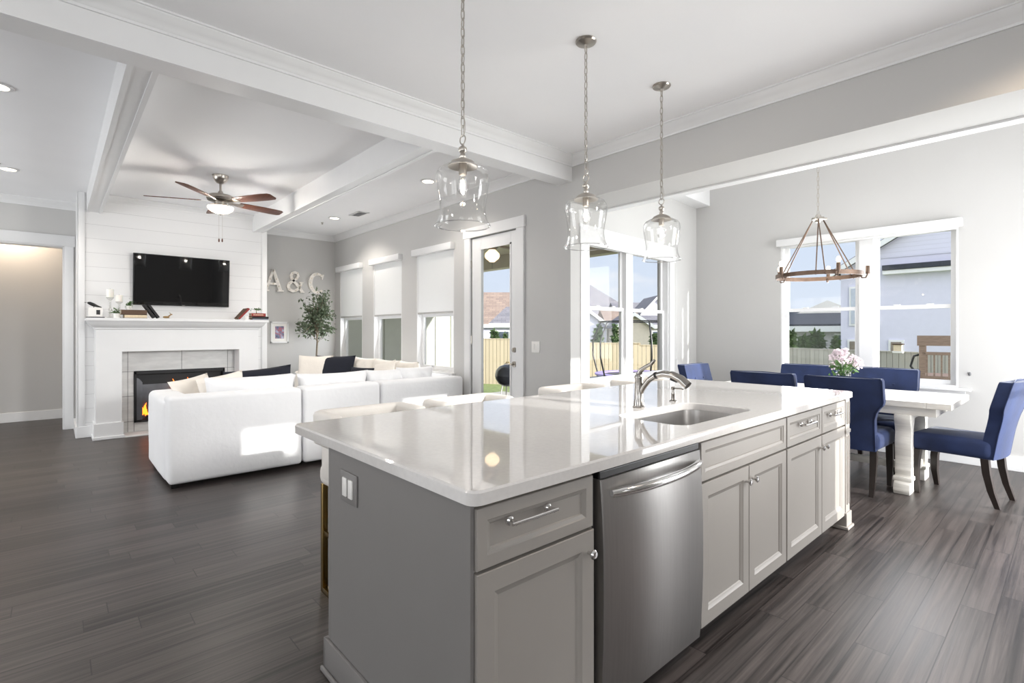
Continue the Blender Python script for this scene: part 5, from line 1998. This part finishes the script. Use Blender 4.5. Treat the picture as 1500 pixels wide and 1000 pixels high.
def gable_front(label, p0, pk, p1, d, eave, peak, wall_m, roof_m, depth, windows=()):
    """house whose gable end faces our garden"""
    s_ = d / 745.2
    x, y = at(pk, d)
    r = thing('house', label, 'house', (x, y, GZ), HRZ, 'houses beyond the fence')
    ze, zp = 1.325 + (485 - eave) * s_ - GZ, 1.325 + (485 - peak) * s_ - GZ
    x0, x1 = (p0 - pk) * s_, (p1 - pk) * s_
    MB().prism([(x0 + .2, 0), (x1 - .2, 0), (x1 - .2, ze), (0, zp - .12), (x0 + .2, ze)], 0, depth, 'xz').build('wall', wall_m, r, 0)
    for xx in (x0, x1):
        MB().prism([(xx, ze - .1), (xx, ze + .05), (0, zp + .03), (0, zp - .12)], -.25, depth + .2, 'xz').build('roof', roof_m, r, 0)
        MB().prism([(xx, ze - .16), (xx, ze + .04), (0, zp + .02), (0, zp - .18)], -.30, -.25, 'xz').build('rake_board', M_TRIM, r, 0)
    for (u0, u1, z0, z1) in windows:
        f = MB().box(u0 - .08, u1 + .08, -.06, .02, z0 - .08, z1 + .08).build('window', M_TRIM, r, 0)
        MB().box(u0, u1, -.08, -.05, z0, z1).build('pane', M_WINDARK, f, 0)
    return r


px_house('house with a broad tan shingle roof seen through the glass door', 650, 800, 650, 800, 33, 477, 428, M_STUCCO, M_ROOFT, 7)
px_house('small wing with a grey-brown hip roof in front of the tan-roofed house', 716, 790, 741, 766, 27, 476, 449, M_STUCCO, M_ROOFG, 4, ((-1.0, -.3, 1.2, 2.0),))
px_house('tall house with a steep grey hip roof in the left pane of the nook window', 760, 936, 800, 838, 56, 462, 397, M_STUCCO, M_ROOFG, 8)
px_house('distant house with a low grey ridge at the middle of the nook window', 902, 952, 902, 952, 47, 462, 443, M_STUCCO, M_ROOFG, 5)
gable_front('grey gabled house at the right edge of the nook window', 937, 963, 992, 40, 461, 433, M_STUCCO, M_ROOFG, 4)
px_house('cream house with a tan roof behind the trampoline', 888, 944, 888, 944, 34, 477, 453, M_STUCCOW, M_ROOFT, 5, ((.3, 1.2, 1.0, 2.0),))
gable_front('pale gable wall at the left edge of the nook window', 826, 860, 893, 30, 477, 452, M_STUCCO, M_ROOFT, 3)
gable_front('low beige gabled house with a white rake board behind the trampoline', 899, 928, 958, 27.5, 478, 458, mat('beige_painted_wall', (206, 196, 182), .85), M_ROOFG, 3)
px_house('low grey-roofed house behind the trampoline frame in the nook window', 947, 1010, 947, 1010, 33, 478, 462, M_STUCCOW, M_ROOFG, 4, ((-.9, .1, 1.0, 2.0),))
# distant wooded hills
t = MB()
rings = []
rnd = random.Random(3)
xs = [-90 + i * 3 for i in range(60)]
hs = [1.5 + 3.4 * abs(noise.noise(Vector((x * .03, 1, 0)))) + .5 * noise.noise(Vector((x * .25, 4, 0))) for x in xs]
t.prism([(xs[0], -2)] + [(x, 1.2 + h) for x, h in zip(xs, hs)] + [(xs[-1], -2)], 84, 90, 'xz')
struct(t.build('hills', M_HILL, smooth=0))


def evergreen(label, x, y, h, w, seed, z=-.7):
    r = thing('evergreen_tree', label, 'tree', (x, y, z), 0, 'evergreens behind the fences')
    MB().cyl((0, 0, 0), (0, 0, h * .3), .05, n=8).build('trunk', M_BARK, r)
    rnd_ = random.Random(seed)
    sp_ = []
    for i in range(900):
        f = rnd_.random() ** 1.25
        a = rnd_.random() * 6.283
        rr = w / 2 * (1 - f) ** .75 * (.55 + .5 * rnd_.random())
        sp_.append((rr * math.cos(a), rr * math.sin(a), h * (.06 + .92 * f)))
    c = MB().leaves(sp_, w * .28, seed)
    c.lathe([(w * .12, h * .05), (w * .36, h * .10), (w * .33, h * .3), (w * .24, h * .55), (w * .12, h * .8), (.01, h * .95)], n=12)
    c.build('crown', M_EVERG, r, 0)


def zat(py, d):
    return 1.325 + (485 - py) / 745.2 * d


for (px, top, wpx, d, lab) in ((724, 484, 14, 20.5, 'dark evergreen over the fence seen through the glass door, left of the lock'),
                               (740, 487, 9, 21, 'slim evergreen over the fence nearest the door lock'),
                               (876, 478, 17, 20, 'bushy evergreen at the left edge of the nook window'),
                               (901, 474, 11, 20, 'slim pointed evergreen beside the white house in the nook window'),
                               (958, 490, 14, 20, 'dark evergreen in the right pane of the nook window'),
                               (969, 496, 12, 21, 'small dark evergreen at the right edge of the nook window'),
                               (1160, 483, 14, 17.2, 'tall evergreen at the left edge of the dining window'),
                               (1176, 492, 16, 18.6, 'rounded evergreen second from the left in the dining window'),
                               (1195, 487, 22, 20.2, 'widest evergreen in the dining window'),
                               (1224, 490, 13, 17.3, 'dark pointed evergreen beside the big pale house')):
    x, y = at(px, d)
    evergreen(lab, x, y, zat(top, d) + .7, wpx / 745.2 * d * 1.75, int(px))

# kettle grill on the patio
gx, gy = at(744, 10.6)
kg = thing('kettle_grill', 'round black kettle grill on the patio outside the glass door', 'grill', (gx, gy, -.15))
MB().lathe([(.001, .33), (.10, .335), (.20, .39), (.262, .49), (.27, .54), (.26, .545), (.001, .50)], n=32).build('bowl', M_ENAMEL, kg)
ld = MB().lathe([(.274, .545), (.272, .57), (.25, .66), (.18, .74), (.08, .78), (.001, .785)], n=32).build('lid', M_ENAMEL, kg)
MB().tube([(-.05, 0, .78), (-.05, 0, .83), (.05, 0, .83), (.05, 0, .78)], .01, 8).build('handle', M_BRASS, ld)
for k_ in range(3):
    a = 2 * PI * k_ / 3 + .5
    MB().cyl((.14 * math.cos(a), .14 * math.sin(a), .37), (.24 * math.cos(a), .24 * math.sin(a), 0), .012, n=8).build('leg', M_STEEL, kg)
# porch fan with globe
px_, py_ = at(721, 7.9)
pfn = thing('porch_fan', 'dark porch fan with a lit globe seen through the top of the glass door', 'ceiling fan', (px_, py_, 2.86))
MB().lathe([(.001, 0), (.07, 0), (.06, -.05), (.016, -.07), (.016, -.14), (.11, -.16), (.12, -.22), (.08, -.25), (.05, -.27), (.001, -.27)], n=24).build('motor_housing', M_BLACK, pfn)
MB().lathe([(.045, -.265), (.06, -.28), (.11, -.33), (.118, -.37), (.10, -.41), (.06, -.44), (.04, -.46), (.001, -.465)], n=24, open_=True).build('globe', M_FROST, pfn, 80)
MB().cyl((0, 0, -.46), (0, 0, -.56), .003, n=6).build('pull_chain', M_BLACK, pfn)
for k_ in range(5):
    a = math.radians(20 + 72 * k_)
    b_ = MB().prism([(.10, -.03), (.25, -.06), (.62, -.07), (.65, 0), (.62, .07), (.25, .06), (.10, .03)], -.205, -.197, 'xy')
    b_.xf(Matrix.Rotation(a, 4, 'Z'))
    b_.build('blade', M_BLADE, pfn, 0)
# trampoline with curved poles
tx, ty = at(936, 13.4)
tr = thing('trampoline', 'trampoline with curved dark net poles and a lilac pad outside the nook window', 'trampoline', (tx, ty, -.62))
R_ = 1.15
MB().lathe([(R_ - .22, .80), (R_, .80), (R_, .84), (R_ - .22, .84), (R_ - .22, .80)], n=40, open_=True).build('safety_pad', M_PURPLE, tr)
MB().lathe([(.001, .80), (R_ - .2, .80), (R_ - .2, .81), (.001, .81)], n=40).build('jumping_mat', M_BLACK, tr)
for k_ in range(6):
    a = 2 * PI * k_ / 6 + .3
    ca, sa = math.cos(a), math.sin(a)
    MB().tube([(R_ * ca, R_ * sa, 0), (R_ * ca, R_ * sa, .8), (R_ * 1.12 * ca, R_ * 1.12 * sa, 1.3), (R_ * 1.12 * ca, R_ * 1.12 * sa, 1.7), (R_ * .92 * ca, R_ * .92 * sa, 2.2)], .022, 8).build('net_pole', M_BLACK, tr)
lp = [(R_ * .92 * math.cos(2 * PI * i / 32), R_ * .92 * math.sin(2 * PI * i / 32), 2.2) for i in range(32)]
MB().tube(lp, .018, 6, True).build('top_hoop', M_BLACK, tr)
# playset by the fence
qx, qy = at(1392, 9.8)
ps = thing('wooden_playset', 'weathered wooden playset with a railing outside the right side of the dining window', 'playset', (qx, qy, -.62), math.radians(8))
for x in (-.42, .75):
    for y in (0, .9):
        MB().box(x - .05, x + .05, y - .05, y + .05, 0, 1.84).build('post', M_REDWOOD, ps, 0)
MB().box(-.50, 1.1, -.06, -.02, 1.66, 1.86).build('top_board', M_REDWOOD, ps, 0)
MB().box(-.42, 1.1, -.06, .95, .95, 1.07).build('deck', M_REDWOOD, ps, 0)
MB().box(-.42, 1.1, -.05, -.01, 1.48, 1.54).build('handrail', M_REDWOOD, ps, 0)
for i in range(12):
    MB().box(-.36 + i * .11, -.335 + i * .11, -.04, -.015, 1.07, 1.5).build('baluster', M_REDWOOD, ps, 0)
MB().tube([(-.42, -.03, 1.5), (-.55, -.03, 1.45), (-.6, -.03, 1.25), (-.5, -.03, 1.1)], .02, 8).build('grab_bar', M_BLACK, ps)
for s_, q_ in ((-.42, -.85), (-.1, -.6)):
    MB().tube([(s_, -.05, 1.0), (q_, -.3, .35)], .045, 8).build('brace', M_REDWOOD, ps)
# post lantern on fence
lx_, ly_ = at(1317, 12.3)
pl = thing('post_lantern', 'small lantern on top of the grey fence left of the playset', 'lantern', (lx_, ly_ - .1, .80))
MB().box(-.10, .10, -.08, .08, 0, .05, .005).build('cap', M_TABLE, pl, 0)
MB().box(-.08, .08, -.07, .07, .05, .20, .005).build('body', M_PAGES, pl, 0)
MB().box(-.11, .11, -.1, .1, .20, .23, .01).build('lid', M_RUST, pl, 0)
# patio table
pt = thing('patio_table', 'low grey patio table just outside the nook window', 'table', (-5.55, 7.2, -.15), .1)
MB().box(-.35, .35, -.35, .35, .60, .65, .01).build('tabletop', mat('slate_grey', (110, 112, 118), .6), pt, 0)
for sx in (-.3, .3):
    for sy in (-.3, .3):
        MB().box(sx - .025, sx + .025, sy - .025, sy + .025, 0, .6).build('leg', M_BLACK, pt, 0)
